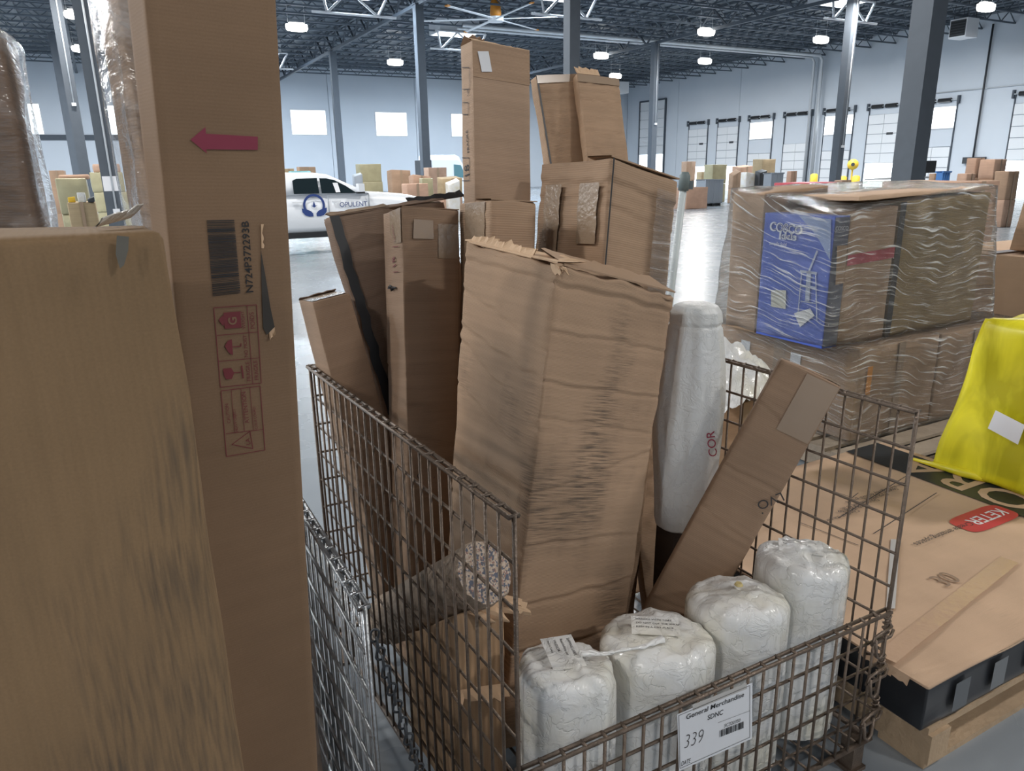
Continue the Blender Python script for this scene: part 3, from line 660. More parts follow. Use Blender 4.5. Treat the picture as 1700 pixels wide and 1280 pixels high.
def strip(C, face, s0, s1, c0, c1, off=.0025, n=24, jit=0, seed=0):
    """a thin band laid on the front (f) or left (l) or top (t) face between parameters"""
    rnd = random.Random(seed); V_, F_ = [], []
    nf = (C[1]-C[0]).cross(C[0]-C[4]).normalized(); nl = (C[0]-C[4]).cross(C[3]-C[0]).normalized(); nt = (C[1]-C[0]).cross(C[3]-C[0]).normalized()
    for i in range(n+1):
        q = i/n; j = rnd.uniform(-jit, jit)
        for s in (s0, s1):
            if face == 'f': p = lerp4(C, s+j, 0, c0+(c1-c0)*q) + nf*off
            elif face == 'l': p = lerp4(C, 0, s+j, c0+(c1-c0)*q) + nl*off
            else: p = lerp4(C, c0+(c1-c0)*q, s+j, 1) + nt*off
            V_.append(p)
    for i in range(n): F_.append((2*i, 2*i+1, 2*i+3, 2*i+2))
    uv = [(0, 0)]*0
    for i in range(n): uv += [(0, i*.05), (.05, i*.05), (.05, i*.05+.05), (0, i*.05+.05)]
    nn = {'f': nf, 'l': nl, 't': nt}[face]; a, b, c = V_[0], V_[1], V_[3]
    if (b-a).cross(c-a).dot(nn) < 0: F_ = [tuple(reversed(f)) for f in F_]
    return V_, F_, uv
def vertsC(name):
    return [Vector(c) for c in BX[name]]
BX = {
'B1': [[0.114, 1.776, 1.479], [0.445, 1.978, 1.367], [0.208, 2.275, 1.398], [-0.124, 2.073, 1.51], [-0.049, 1.615, 0.204], [0.277, 1.817, 0.145], [0.09, 2.113, 0.127], [-0.236, 1.912, 0.186]],
'B2': [[0.302, 2.245, 1.729], [0.546, 2.435, 1.658], [0.349, 2.675, 1.647], [0.104, 2.485, 1.718], [0.173, 2.024, 0.19], [0.407, 2.214, 0.142], [0.208, 2.454, 0.125], [-0.026, 2.264, 0.173]],
'B3a': [[0.105, 2.826, 2.023], [0.256, 2.901, 2.035], [0.236, 2.946, 2.024], [0.085, 2.871, 2.012], [0.392, 2.432, 0.138], [0.545, 2.507, 0.145], [0.523, 2.552, 0.133], [0.37, 2.477, 0.125]],
'B3b': [[0.254, 2.86, 2.03], [0.413, 2.922, 2.018], [0.398, 2.956, 2.004], [0.239, 2.895, 2.015], [0.46, 2.146, 0.148], [0.601, 2.207, 0.14], [0.585, 2.242, 0.125], [0.444, 2.18, 0.134]],
'B4': [[-0.105, 2.508, 2.091], [0.076, 2.618, 2.072], [0.034, 2.686, 2.066], [-0.147, 2.576, 2.084], [-0.116, 2.226, 0.152], [0.068, 2.335, 0.135], [0.026, 2.403, 0.125], [-0.158, 2.294, 0.142]],
'B5': [[-0.051, 2.166, 1.62], [0.085, 2.247, 1.607], [-0.014, 2.407, 1.59], [-0.149, 2.326, 1.604], [-0.105, 1.995, 0.155], [0.033, 2.075, 0.14], [-0.062, 2.235, 0.125], [-0.2, 2.155, 0.139]],
'B6': [[-0.315, 2.222, 1.602], [-0.152, 2.302, 1.585], [-0.231, 2.435, 1.556], [-0.393, 2.355, 1.574], [-0.338, 2.021, 0.156], [-0.192, 2.101, 0.142], [-0.267, 2.234, 0.125], [-0.413, 2.154, 0.139]],
'B7': [[-0.568, 2.385, 1.569], [-0.224, 2.576, 1.608], [-0.266, 2.611, 1.597], [-0.61, 2.419, 1.559], [-0.234, 2.321, 0.129], [0.104, 2.513, 0.2], [0.085, 2.548, 0.194], [-0.252, 2.356, 0.123]],
'B8': [[-0.592, 2.182, 1.33], [-0.497, 2.243, 1.346], [-0.571, 2.359, 1.333], [-0.666, 2.298, 1.317], [-0.404, 2.166, 0.138], [-0.31, 2.227, 0.152], [-0.383, 2.343, 0.139], [-0.478, 2.282, 0.125]],
'tall': [[-0.43, 0.976, 1.94], [-0.3, 1.07, 1.934], [-0.359, 1.151, 1.937], [-0.489, 1.057, 1.943], [-0.521, 0.978, 0], [-0.391, 1.072, 0], [-0.449, 1.153, 0], [-0.579, 1.059, 0]]}
# big crushed carton at the front of the basket
def b1top(p, a, b, c):
    return p - Z*(.012*noise.noise(p*22) + .02*max(0, a-.8)*5*.4)
C = vertsC('B1')
t = carton('crushed_carton', 'wide dented carton with a torn open top, largest in the rusty basket', C, K['front'], n=(24, 24, 260), edge=.007, wear=.004, wfreq=11, bulge=.003, buck=.009, bfreq=4,
           creases=[('f', .965, .0, .0045, .008), ('f', .875, -.005, .003, .006), ('l', .80, .05, .004, .007), ('l', .965, .0, .004, .007), ('f', .775, -.01, .0035, .005), ('f', .70, -.02, .002, .006), ('l', .74, .12, .005, .008), ('l', .66, .09, .0035, .006), ('l', .87, .07, .003, .006), ('f', .60, .10, .003, .006), ('f', .45, .0, .0025, .006), ('f', .33, .03, .003, .007), ('f', .22, .0, .004, .008), ('f', .12, -.02, .0035, .01), ('l', .45, .03, .0025, .007)], seed=1, top=b1top)
nf = (C[1]-C[0]).cross(C[0]-C[4]).normalized()
upv = (C[0]-C[4]).normalized()
t.part('top_flap', ragged(C[3]+upv*.004, C[0]+upv*.004, (C[1]-C[0])*.22+upv*.012, 22, .5, 5, .004, upv*.010), K['inner'], label='torn pale edge of the top flap')
t.part('top_flap', ragged(C[0]+upv*.004+(C[1]-C[0])*.05, C[1]+upv*.006, (C[3]-C[0])*.30+upv*.022, 16, .25, 6, .004, upv*.006), K['front'])
t.part('top_flap', ragged(C[3].lerp(C[0], .05), C[3].lerp(C[0], .75), (C[1]-C[0])*.06+upv*.022, 26, .7, 9, .003, upv*.012), K['inner'])
t.part('torn_corner', join(*[ragged(C[0]-upv*.0+(C[3]-C[0]).normalized()*rr(-.012, .03)+nf*.004, C[0]+(C[1]-C[0]).normalized()*rr(0, .025)+nf*.006, -upv*rr(.01, .03)+nf*rr(.004, .016), 5, .8, 20+i, .002, nf*.006) for i in range(7)]), K['inner'], label='frayed corner of the dented carton')
# the carton behind it, strapped at its near edge
C = vertsC('B2')
t = carton('wrapped_carton', 'rounded taped carton with shiny wrap standing behind the widest dented carton', C, K['b2'], n=(14, 14, 180), edge=.012, wear=.004, wfreq=9, bulge=.004, buck=.006, bfreq=5,
           creases=[('f', .95, -.02, .006, .01), ('l', .955, .01, .006, .01), ('l', .93, .0, .004, .008), ('f', .90, -.03, .004, .008)], seed=2)
upv = (C[0]-C[4]).normalized()
t.part('strap', strip(C, 'f', .0, .02, .55, 1.0, .008), M['strap'])
t.part('top_flap', ragged(C[0]+upv*.004, C[1]+upv*.004, (C[3]-C[0])*.35+upv*.004, 10, .1, 15, .004), K['b2'])
t.part('tape', strip(C, 'l', .10, .36, .84, .955, .012, 12, .01, 4), M['cleartape'])
t.part('tape', strip(C, 'l', .62, .85, .80, .955, .012, 12, .01, 5), M['cleartape'])
t.part('film_wrap', strip(C, 'f', .62, .98, .70, .97, .016, 14, .01, 6), film('wrap_shine', (1, 1, 1, 1), .05, .4, 3, 50, 4, .6))
# two ribbed cartons at the back
for nm, lab, sd in (('B3a', 'left one of two ribbed cartons leaning side by side at the back', 3), ('B3b', 'ribbed carton leaning at the back with a frayed top edge', 4)):
    C = vertsC(nm)
    t = carton('ribbed_carton', lab, C, K['b3'], n=(12, 8, 240), edge=.004, wear=.003, wfreq=12, bulge=.004, buck=.004,
               creases=[('f', .985, 0, .004, .006), ('f', .968, .003, .003, .006), ('f', .95, 0, .003, .006), ('f', .915, .004, .0025, .006), ('f', .89, -.003, .003, .007), ('f', .86, 0, .002, .006)], seed=sd)
    upv = (C[0]-C[4]).normalized()
    if nm == 'B3b': t.part('torn_edge', join(*[ragged(C[0].lerp(C[1], .0), C[0].lerp(C[1], .55), (C[3]-C[0])*.4+upv*rr(.012, .035), 10, .8, 30+i, .002, upv*.01) for i in range(4)]), K['inner'])
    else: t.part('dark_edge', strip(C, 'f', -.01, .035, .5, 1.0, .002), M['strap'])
    t.part('tape', strip(C, 'f', .0, 1.0, .985, .999, .003, 4), M['tape'])
# tallest carton
C = vertsC('B4')
t = carton('tall_carton', 'tallest upright carton with a grey label near its top', C, K['b4'], n=(10, 6, 60), edge=.003, wear=.002, bulge=.003, buck=.003, seed=5)
upv = (C[0]-C[4]).normalized()
t.part('top_flap', ragged(C[0]-(C[1]-C[0])*.02, C[1], (C[3]-C[0])*.5+upv*.010, 20, .3, 33, .003, upv*.004), K['inner'])
t.part('top_flap', ragged(C[3], C[3].lerp(C[2], .35), (C[0]-C[3])*.4+upv*.035, 8, .3, 34, .003), K['b4'])
t.part('label', t.front.quad((793, 85), (811, 85), (817, 119), (800, 119)), M['paper'])
tp = t.part('tape_band', strip(C, 'f', .0, 1.0, .945, 1.0, .0015, 4), K['b2'])
F_ = t.left
for a, b, c_, d in ((767, 112, 779, 148), (768, 170, 777, 190), (767, 262, 779, 300)):
    t.part('printed_frame', join(F_.line((a, b), (c_, b), .002), F_.line((c_, b), (c_, d), .002), F_.line((c_, d), (a, d), .002)), M['softink'])
t.part('printed_marks', join(F_.text('UP', (778, 158), (778, 148)), F_.text('FRAGILE', (779, 252), (776, 215)), F_.text('18', (779, 290), (778, 272))), M['softink'])
# low wide carton between
C = vertsC('B5')
t = carton('taped_carton', 'short taped carton wedged below the tallest carton', C, K['b2'], n=(10, 10, 40), edge=.008, wear=.005, wfreq=10, bulge=.006, buck=.005, creases=[('l', .96, 0, .004, .008), ('f', .96, 0, .004, .008)], seed=6)
upv = (C[0]-C[4]).normalized()
t.part('tape', strip(C, 'l', .15, .8, .90, .998, .004, 8, .01, 8), M['cleartape'])
t.part('top_flap', ragged(C[0], C[1], (C[3]-C[0])*.6+upv*.006, 10, .3, 37, .003), K['b2'])
# brown carton with red printed edge
C = vertsC('B6')
t = carton('brown_carton', 'upright brown carton with a pale narrow side beside the left mesh', C, K['b6'], n=(10, 8, 200), edge=.004, wear=.0025, bulge=.005, buck=.005, creases=[('f', .66, .0, .003, .005), ('l', .66, .02, .003, .005)], seed=7)
upv = (C[0]-C[4]).normalized()
t.part('top_flap', ragged(C[0], C[1], (C[3]-C[0])*.7+upv*.008, 10, .15, 40, .003), K['b6'])
t.part('tape', strip(C, 'l', .02, .6, .93, .999, .003, 6), M['cleartape'])
t.part('tape', strip(C, 'f', .62, .98, .90, .97, .003, 6), M['cleartape'])
t.front.p = t.front.p - t.front.n*.002
t.part('old_label', t.front.quad((687, 364), (719, 366), (720, 397), (686, 396)), M['tape'])
F_ = t.left
t.part('printed_marks', join(F_.text('GOODS', (656, 400), (652, 372)), F_.text('18', (657, 440), (655, 425)), F_.line((652, 410), (661, 409), .002), F_.line((652, 452), (661, 451), .002)), M['red_ink'])
t.part('torn_hole', join(*[ragged(F_.at(645+rr(-6, 8), 476+rr(-4, 4)), F_.at(655+rr(-6, 8), 477+rr(-4, 4)), -upv*rr(.006, .015), 4, .8, 50+i, .0015, F_.n*.006) for i in range(5)]), M['softink'])
t.part('handwriting', t.front.text('OLO', (692, 795), (722, 795), (692, 785)), M['softink'])
# dark leaning carton with burst open top
C = [c_-U*.014 for c_ in vertsC('B7')]
t = carton('dark_carton', 'dark stained carton tilted left with a burst ragged top', C, K['b7'], n=(14, 10, 180), edge=.012, wear=.006, wfreq=9, bulge=.010, buck=.010, creases=[('f', .83, .05, .004, .006), ('f', .70, .05, .004, .006), ('f', .93, .03, .003, .006)], seed=8)
upv = (C[0]-C[4]).normalized()
t.part('top_flap', ragged(C[0].lerp(C[1], .0), C[1], (C[3]-C[0])*.5+upv*.006, 18, .5, 60, .003, upv*.006), K['b7'])
t.part('top_flap', ragged(C[0].lerp(C[1], .72)+(C[3]-C[0])*.3, C[1]+(C[1]-C[0])*.2, (C[3]-C[0])*.4+upv*.014, 14, .5, 61, .003, upv*.012), M['strap'], label='dark burst flap')
t.part('shiny_tape', ragged(C[0]+upv*.003, C[0].lerp(C[1], .5)+upv*.006, (C[3]-C[0])*.5+upv*.008, 10, .4, 62, .001, upv*.004), M['cleartape'])
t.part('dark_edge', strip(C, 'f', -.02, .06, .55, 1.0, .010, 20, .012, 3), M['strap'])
# small carton with shiny taped top
C = vertsC('B8')
e8 = (C[1]-C[0]).normalized()
for i_, x_ in ((1, .005), (2, .005), (5, .06), (6, .06)): C[i_] = C[i_]+e8*x_
t = carton('small_carton', 'small slim carton with a shiny taped top in the rusty basket corner', C, K['b6'], n=(8, 10, 40), edge=.003, wear=.002, bulge=.003, buck=.003, seed=9)
t.part('tape', strip(C, 't', .05, .95, .0, .95, .003, 10, .02, 3), M['cleartape'])
upv = (C[0]-C[4]).normalized()
t.part('top_flap', ragged(C[2], C[3], (C[0]-C[3])*.2+upv*.010, 8, .6, 63, .003), K['b7'])
# leaning carton against the right mesh
TL = at_y(1297, 596, 1.94); BLp = at_y(1090, 975, 1.93)
dn_ = (BLp-TL).normalized(); TRp = at_y(1372, 640, 1.90)
wv_ = TRp-TL; wv_ = wv_-dn_*wv_.dot(dn_); wl = .172; wv_ = wv_.normalized()*wl
tv_ = wv_.cross(-dn_).normalized()*.045
if tv_.dot(CFW) < 0: tv_ = -tv_
ln = (TL.z-.178)/(-dn_.z)
C = [TL, TL+wv_, TL+wv_+tv_, TL+tv_, TL+dn_*ln, TL+dn_*ln+wv_, TL+dn_*ln+wv_+tv_, TL+dn_*ln+tv_]
t = carton('leaning_carton', 'narrow flat carton leaning against the right mesh behind the white rolls', C, K['b9'], n=(14, 6, 180), edge=.004, wear=.003, bulge=.006, buck=.006,
           creases=[('f', .86, -.05, .003, .005), ('f', .70, .0, .003, .006), ('f', .56, -.03, .002, .006), ('f', .30, .03, .003, .006)], seed=10)
t.part('tape', strip(C, 't', .1, .9, .3, 1.0, .003, 6, .02, 5), M['cleartape'])
t.part('tape', strip(C, 'f', .45, .98, .84, .995, .003, 6), M['tape'])
F_ = t.front
t.part('handwriting', join(F_.text('LVO', (1296, 817), (1255, 834), (1290, 836), flip=False), F_.text('.', (1268, 852), (1266, 850))), M['softink'])

# foreground cartons
p = at_y(272, 383, .62); p.z = 0
zt = at_y(272, 383, .62).z
C = cuboid(p-V*.62, V*.62, U*.32, Z*zt)
C[1] = C[1] - Z*.0; C[2] = C[2] - Z*.012 - V*.01
t = carton('tan_carton', 'large tan carton with vertical scuffs and a grey smudge, in front of the arrow carton', C, K['tan'], n=(30, 14, 60), edge=.007, wear=.0035, wfreq=8, bulge=.008, buck=.007, bfreq=6, seed=11,
           creases=[('f', .52, .02, .002, .006), ('f', .62, -.1, .0015, .005)])
M['poly_'] = plain('pale_film', (.55, .52, .47, 1), .2, bump=.4, bscale=60)
t.part('tape_end', ragged(C[1]-V*.05+U*.05+Z*.003, C[1]+U*.13-V*.02+Z*.006, V*.014+Z*.008, 8, .6, 70, .001, Z*.004), M['poly_'])
t.part('grey_smudge', t.front.quad((194, 391), (214, 393), (213, 415), (206, 440), (199, 446), (192, 422)), plain('scuff_grey', (.13, .12, .10, 1), .8))
C = vertsC('tall')
t = carton('arrow_carton', 'very tall carton printed with a red arrow and barcode', C, K['tall'], n=(14, 8, 70), edge=.0025, wear=.0004, bulge=.0006, buck=.0004, seed=12)
F_ = t.front
t.part('red_arrow', F_.quad((316, 232), (341, 211), (342, 222), (428, 227), (428, 249), (342, 248), (344, 255)), M['arrow'])
bars = []; rnd = random.Random(5); x = 0
while x < 1:
    w = rnd.choice([.006, .009, .014, .02]); a, b = x, min(1, x+w)
    g = lambda s, q: (343+10.5*s+46*q, 366+126*s-(1+4.5*s)*q)
    bars.append(F_.quad(g(a, 0), g(b, 0), g(b, 1), g(a, 1))); x = b+rnd.choice([.006, .008, .012])
t.part('barcode', join(*bars), M['ink'])
t.part('printed_code', F_.text('N724P372293B', (421, 485), (413, 367), (409, 486), .012), M['ink'])
fr = lambda *pts: join(*[F_.line(pts[i], pts[(i+1) % len(pts)], .0011) for i in range(len(pts))])
t.part('printed_frames', join(fr((355, 511), (426, 506), (434, 636), (366, 643)), F_.line((360, 557), (429, 551), .0009), F_.line((363, 600), (431, 594), .0009), F_.line((410, 507), (420, 637), .0009),
                              fr((367, 649), (432, 641), (440, 747), (376, 758)), F_.line((375, 720), (437, 713), .0009), F_.line((384, 648), (390, 719), .0007), F_.line((400, 646), (406, 716), .0007), F_.line((415, 644), (421, 714), .0007)), M['red_ink'])
t.part('weight_icon', join(F_.quad((371, 519), (399, 517), (401, 544), (373, 546)), F_.quad((363, 531), (369, 524), (372, 524), (372, 540), (369, 540))), M['red_ink'])
t.part('weight_letter', text_at('G', F_.at(394, 538)+F_.n*.0006, F_.at(392, 523)-F_.at(394, 538), F_.n.cross(F_.at(392, 523)-F_.at(394, 538)), height=.012, bold=.02), K['tall'])
t.part('umbrella_icon', join(F_.quad((373, 575), (378, 566), (385, 563), (387, 590), (380, 586)), F_.line((386, 576), (400, 575), .0014), F_.line((400, 575), (400, 570), .0014)), M['red_ink'])
t.part('glass_icon', join(F_.quad((370, 612), (384, 611), (389, 619), (385, 629), (376, 630), (372, 624)), F_.line((388, 619), (400, 618), .0014), F_.line((401, 607), (404, 628), .0022)), M['red_ink'])
t.part('printed_text', join(F_.text('WEIGHT', (408, 546), (405, 516)), F_.text('POIDS', (424, 545), (421, 518)), F_.text('NO MOIST', (412, 592), (409, 556)), F_.text('FRAGILE', (417, 632), (414, 600)), F_.text('FRAGILE', (430, 630), (427, 598)),
                            F_.text('CAUTION', (383, 702), (379, 670)), F_.text('HEAVY OBJECT', (397, 716), (392, 678)), F_.text('ATTENTION', (414, 702), (408, 650)), F_.text('COLIS LOURD', (428, 712), (424, 675))), M['red_ink'])
t.part('warning_triangle', join(fr((385, 738), (415, 716), (420, 745)), F_.text('LA', (416, 737), (414, 727))), M['red_ink'])
t.part('tear', F_.quad((433, 414), (441, 460), (449, 510), (456, 543), (443, 556), (437, 545), (434, 470)), plain('torn_board', (.05, .045, .04, 1), .9), label='long dark tear in the board')
t.part('torn_lip', join(ragged(F_.at(433, 372), F_.at(434, 412), (F_.at(437, 395)-F_.at(432, 395)), 8, .7, 72, .0006), ragged(F_.at(447, 552), F_.at(456, 543), F_.at(447, 560)-F_.at(447, 545), 5, .6, 73, .0008, F_.n*.004)), K['inner'])
# wrapped tall carton behind it and the wrapped one at the far left
e1 = Vector((math.cos(.63), math.sin(.63), 0)); e2 = Vector((-e1.y, e1.x, 0))
p = at_y(205, 60, 1.36); p.z = .118
CW = cuboid(p, e1*.2, e2*.2, Z*2.042)
for i in range(4): CW[i] = CW[i]+Vector((.055, 0, 0))*0
t = carton('wrapped_tall_carton', 'tall film-wrapped carton with faint printed figures behind the arrow carton', CW, K['b4'], n=(12, 8, 50), edge=.004, wear=.003, bulge=.006, buck=.005, seed=13)
F_ = t.front; F_.p = F_.p + F_.n*.004
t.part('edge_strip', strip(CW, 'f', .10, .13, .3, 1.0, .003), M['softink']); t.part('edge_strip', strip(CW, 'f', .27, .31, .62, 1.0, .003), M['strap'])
t.part('printed_figures', join(*[F_.text(s_, (250+(y_-190)*.12, y_), (246+(y_-190)*.12, y_-26)) for s_, y_ in (('EX-4D', 190), ('FR/MS', 230), ('2024', 268), ('VXAA', 320))]), M['softink'])
fm_ = film('load_film', (1, 1, 1, 1), .07, .30, 5, 12, 5, .5)
t.part('stretch_film', hex_grid(cuboid(p-e1*.012-e2*.012, e1*.224, e2*.224, Z*2.06), n=(14, 8, 60), edge=.006, wear=.006, wfreq=10, buck=.012, bfreq=9, seed=14), fm_, True)
e1 = Vector((math.cos(2.0), math.sin(2.0), 0)); e2 = Vector((-e1.y, e1.x, 0))
p = at_y(26, 200, 1.5); p.z = .118; zt = at_y(8, 48, 1.5).z
CW = cuboid(p, e1*.22, e2*.32, Z*(zt-.118))
t = carton('wrapped_left_carton', 'brown carton under glossy plastic film behind the large tan carton', CW, K['b6'], n=(8, 10, 40), edge=.012, wear=.005, bulge=.006, buck=.006, seed=15)
CF = [c+(e1*(.012 if i in (1, 2, 5, 6) else -.012)+e2*(.012 if i in (2, 3, 6, 7) else -.012)+(Z*.012 if i < 4 else Z*0)) for i, c in enumerate(CW)]
t.part('stretch_film', hex_grid(CF, n=(12, 12, 60), edge=.02, wear=.008, wfreq=12, buck=.015, bfreq=10, seed=16), fm_, True)

# ------------------------------------------------------------------ white rolls, bag, rug
def poly_mat(name, col, rough=.28, sc=9.0, stain=.0, cell=.12):
    m, nt, b = new_mat(name); b.inputs['Roughness'].default_value = rough; b.inputs['Specular IOR Level'].default_value = .55
    tc = N(nt, 'ShaderNodeTexCoord'); n = N(nt, 'ShaderNodeTexNoise', i_Scale=sc, i_Detail=6.0, i_Distortion=1.2); lk(nt, tc.outputs['Object'], n.inputs['Vector'])
    vo = N(nt, 'ShaderNodeTexVoronoi', feature='DISTANCE_TO_EDGE', i_Scale=sc*1.3); 
    nd = N(nt, 'ShaderNodeVectorMath', operation='MULTIPLY_ADD'); nd.inputs[1].default_value = (.12, .12, .12); lk(nt, n.outputs['Color'], nd.inputs[0]); lk(nt, tc.outputs['Object'], nd.inputs[2]); lk(nt, nd.outputs[0], vo.inputs['Vector'])
    rp = N(nt, 'ShaderNodeMapRange'); rp.inputs['From Max'].default_value = .06; lk(nt, vo.outputs['Distance'], rp.inputs['Value'])
    ad = N(nt, 'ShaderNodeMath', operation='MULTIPLY_ADD'); ad.inputs[1].default_value = cell; lk(nt, rp.outputs[0], ad.inputs[0]); lk(nt, n.outputs['Fac'], ad.inputs[2])
    bp = N(nt, 'ShaderNodeBump', i_Strength=.55, i_Distance=.012); lk(nt, ad.outputs[0], bp.inputs['Height']); lk(nt, bp.outputs[0], b.inputs['Normal'])
    n2 = N(nt, 'ShaderNodeTexNoise', i_Scale=5.0, i_Detail=4.0); lk(nt, tc.outputs['Object'], n2.inputs['Vector'])
    r2 = N(nt, 'ShaderNodeMapRange'); r2.inputs['From Min'].default_value = .45; r2.inputs['From Max'].default_value = .75; r2.inputs['To Max'].default_value = stain; lk(nt, n2.outputs['Fac'], r2.inputs['Value'])
    mx = N(nt, 'ShaderNodeMix', data_type='RGBA'); mx.inputs[6].default_value = col; mx.inputs[7].default_value = (col[0]*.85, col[1]*.78, col[2]*.55, 1); lk(nt, r2.outputs[0], mx.inputs[0]); lk(nt, mx.outputs[2], b.inputs['Base Color'])
    return m
M['poly'] = poly_mat('white_poly_wrap', (.78, .775, .76, 1), .18, 14, .7, .2)
M['woven'] = poly_mat('woven_white_bag', (.70, .70, .69, 1), .40, 16, .15, .12)
def roll_mesh(c, r, z0, z1, seed, flat=.02, nt=84, sq=0.0, dome=.02, tilt=(0, 0)):
    rnd = random.Random(seed); sd = Vector((seed*3.3, seed*1.7, 0)); prof = []
    for i in range(22): prof.append((1.0, z0+(z1-.035-z0)*i/21, 0))
    for i in range(1, 9): a = math.pi/2*i/8; prof.append((1-.035/r*(1-math.cos(a)), z1-.035+.035*math.sin(a), 0))
    rt = prof[-1][0]
    for i in range(1, 15): s = 1-i/15; prof.append((rt*s, z1+dome*(1-s*s), 1))
    V_, F_ = [], []
    for q, (k, z, top) in enumerate(prof):
        for j in range(nt):
            a = 2*math.pi*j/nt; rad = r*k
            if sq: rad *= 1+sq*(abs(math.cos(2*a))**2-.5)*-1
            p = Vector((math.cos(a), math.sin(a), 0)); fold = .010*abs(noise.noise(Vector((math.cos(a)*4, math.sin(a)*4, z*1.5))+sd)) + .005*noise.noise(Vector((math.cos(a)*11, math.sin(a)*11, z*3))+sd)
            x = c + p*(rad + (fold if not top else 0)) + Z*(z-c.z)
            if q > 20:
                w = (1-abs(2*noise.noise(Vector((x.x*14, x.y*14, seed))))) ; x = x + Z*(.012*noise.noise(Vector((x.x*9, x.y*9, seed*2)))+.008*w+.007*abs(noise.noise(Vector((x.x*26, x.y*26, seed*3)))))
                x = x + Z*((x-c).x*tilt[0]+(x-c).y*tilt[1])*((z-z1+.05)/.05 if z < z1 else 1)
            V_.append(x)
    m = len(prof)
    for q in range(m-1):
        for j in range(nt): k = (j+1) % nt; F_.append((q*nt+j, q*nt+k, (q+1)*nt+k, (q+1)*nt+j))
    V_.append(c+Z*(prof[-1][1]+dome*.0-c.z)); F_ += [((m-1)*nt+j, (m-1)*nt+(j+1) % nt, len(V_)-1) for j in range(nt)]
    return V_, F_
rolls = [(.762, 1.192, .110, .632, .10, 'squarish white wrapped roll with printed lines beside the left mesh corner'),
         (1.045, 1.222, .139, .592, .0, 'stout white wrapped roll joined by a twist of film to its neighbour'),
         (1.321, 1.23, .130, .612, .0, 'white wrapped roll with a yellowish spot, between two others'),
         (1.577, 1.245, .122, .652, .0, 'white wrapped roll with a bulging crumpled cap in the gate corner')]
clear = film('roll_film', (1, 1, 1, 1), .06, .30, 8, 8, 9, .5)
for i, (v, u, r, zt, sq, lab) in enumerate(rolls):
    c = W(v, u, .13)
    t = Thing('wrapped_roll', lab, 'roll', c, 'white rolls in the rusty basket')
    t.part('body', roll_mesh(c, r, .13, zt, 3+i, sq=sq, dome=.012+.012*(i == 3), tilt=((-.0, -.15, )[0], (-.18, -.12, -.15, -.05)[i])), M['poly'], True)
    top = c + Z*(zt+.018-c.z)
    lx = (CRT*1).copy(); lx.z = 0; lx.normalize(); ly = Vector((-lx.y, lx.x, 0))
    if i in (0, 1, 3):
        rot_ = {0: -1.35, 1: -.12, 3: -.3}[i]; xd = lx*math.cos(rot_)+ly*math.sin(rot_); yd = Vector((-xd.y, xd.x, 0))
        o = top + Z*.004 + ly*.01 - xd*.05
        lines = {0: ('SHIPPING LABEL', 'Read before use', 'VALENCIA', 'Made in Turkey'), 1: ('HANDLE WITH CARE', 'DO NOT CUT THE WRAP', 'KEEP IN A DRY PLACE'), 3: ('HANDLE WITH CARE', 'KEEP DRY')}[i]
        lb = t.part('label', (lambda q: (q[0], q[1]))(quad_slab([o-xd*.012-yd*.045, o+xd*.105-yd*.045, o+xd*.105+yd*.03, o-xd*.012+yd*.03], .0008)), M['poly'])
        for k_, s_ in enumerate(lines): t.part('printed_line', text_at(s_, o+yd*(.014-.016*k_)+Z*.0014, xd, yd, height=.0065), M['softink'], parent=lb)
    if i == 2: t.part('yellow_spot', tube([top+Z*.012-lx*.0, top+Z*.018], [.012, .008], 10), plain('yellow_core', (.62, .50, .22, 1), .6))
a = W(.762, 1.19, .640)+CRT*.03; b = W(1.045, 1.215, .60)-CRT*.03-U*.06
tw = Thing('film_twist', 'twisted strand of clear film tying two white rolls together', 'plastic film', (a+b)/2)
tw.part('strand', join(*[tube([a.lerp(b, s/8)+Z*(.018-.010*math.sin(math.pi*s/8)+.004*math.sin(s*1.7+q))+U*.006*math.sin(s*2.1+q*2) for s in range(9)], [.005, .004, .003, .003, .003, .003, .004, .005, .008], 6) for q in range(3)]), M['poly'], True)
# tall woven bag
tp_, bt_ = at_y(1158, 503, 2.12), at_y(1128, 872, 2.12)
axis = (tp_-bt_).normalized(); V_, F_ = [], []
xs = CRT-axis*CRT.dot(axis); xs.normalize(); ys = axis.cross(xs)
prof = [(0, .70), (.01, .80), (.05, .88), (.15, .95), (.3, 1.06), (.45, 1.12), (.6, 1.10), (.75, 1.0), (.86, .88), (.905, .82), (.915, .77), (.93, .82), (.97, .78), (.99, .66), (1.0, .45), (1.002, .2)]
nt_ = 72; Lb = (tp_-bt_).length
pr = []
for i in range(len(prof)-1):
    for s in range(5): q = s/5; pr.append((prof[i][0]*(1-q)+prof[i+1][0]*q, prof[i][1]*(1-q)+prof[i+1][1]*q))
pr.append(prof[-1])
for (s, k) in pr:
    for j in range(nt_):
        a = 2*math.pi*j/nt_; q = Vector((math.cos(a)*2.2, math.sin(a)*2.2, s*1.6+3)); f = 1.03+.10*noise.noise(q)-.13*abs(noise.noise(Vector((math.cos(a+s*.8)*1.9, math.sin(a+s*.8)*1.9, s*1.5+7))))-.05*abs(noise.noise(Vector((math.cos(a)*4.5, math.sin(a)*4.5, s*2.6+3))))
        V_.append(bt_+axis*(Lb*s)+xs*math.cos(a)*.096*k*f+ys*math.sin(a)*.085*k*f)
for q in range(len(pr)-1):
    for j in range(nt_): k = (j+1) % nt_; F_.append((q*nt_+j, q*nt_+k, (q+1)*nt_+k, (q+1)*nt_+j))
F_ += [tuple(range(nt_-1, -1, -1)), tuple((len(pr)-1)*nt_+j for j in range(nt_))]
t = Thing('woven_bag', 'tall white woven bag marked in red behind the leaning carton', 'bag', bt_)
t.part('bag', (V_, F_), M['woven'], True)
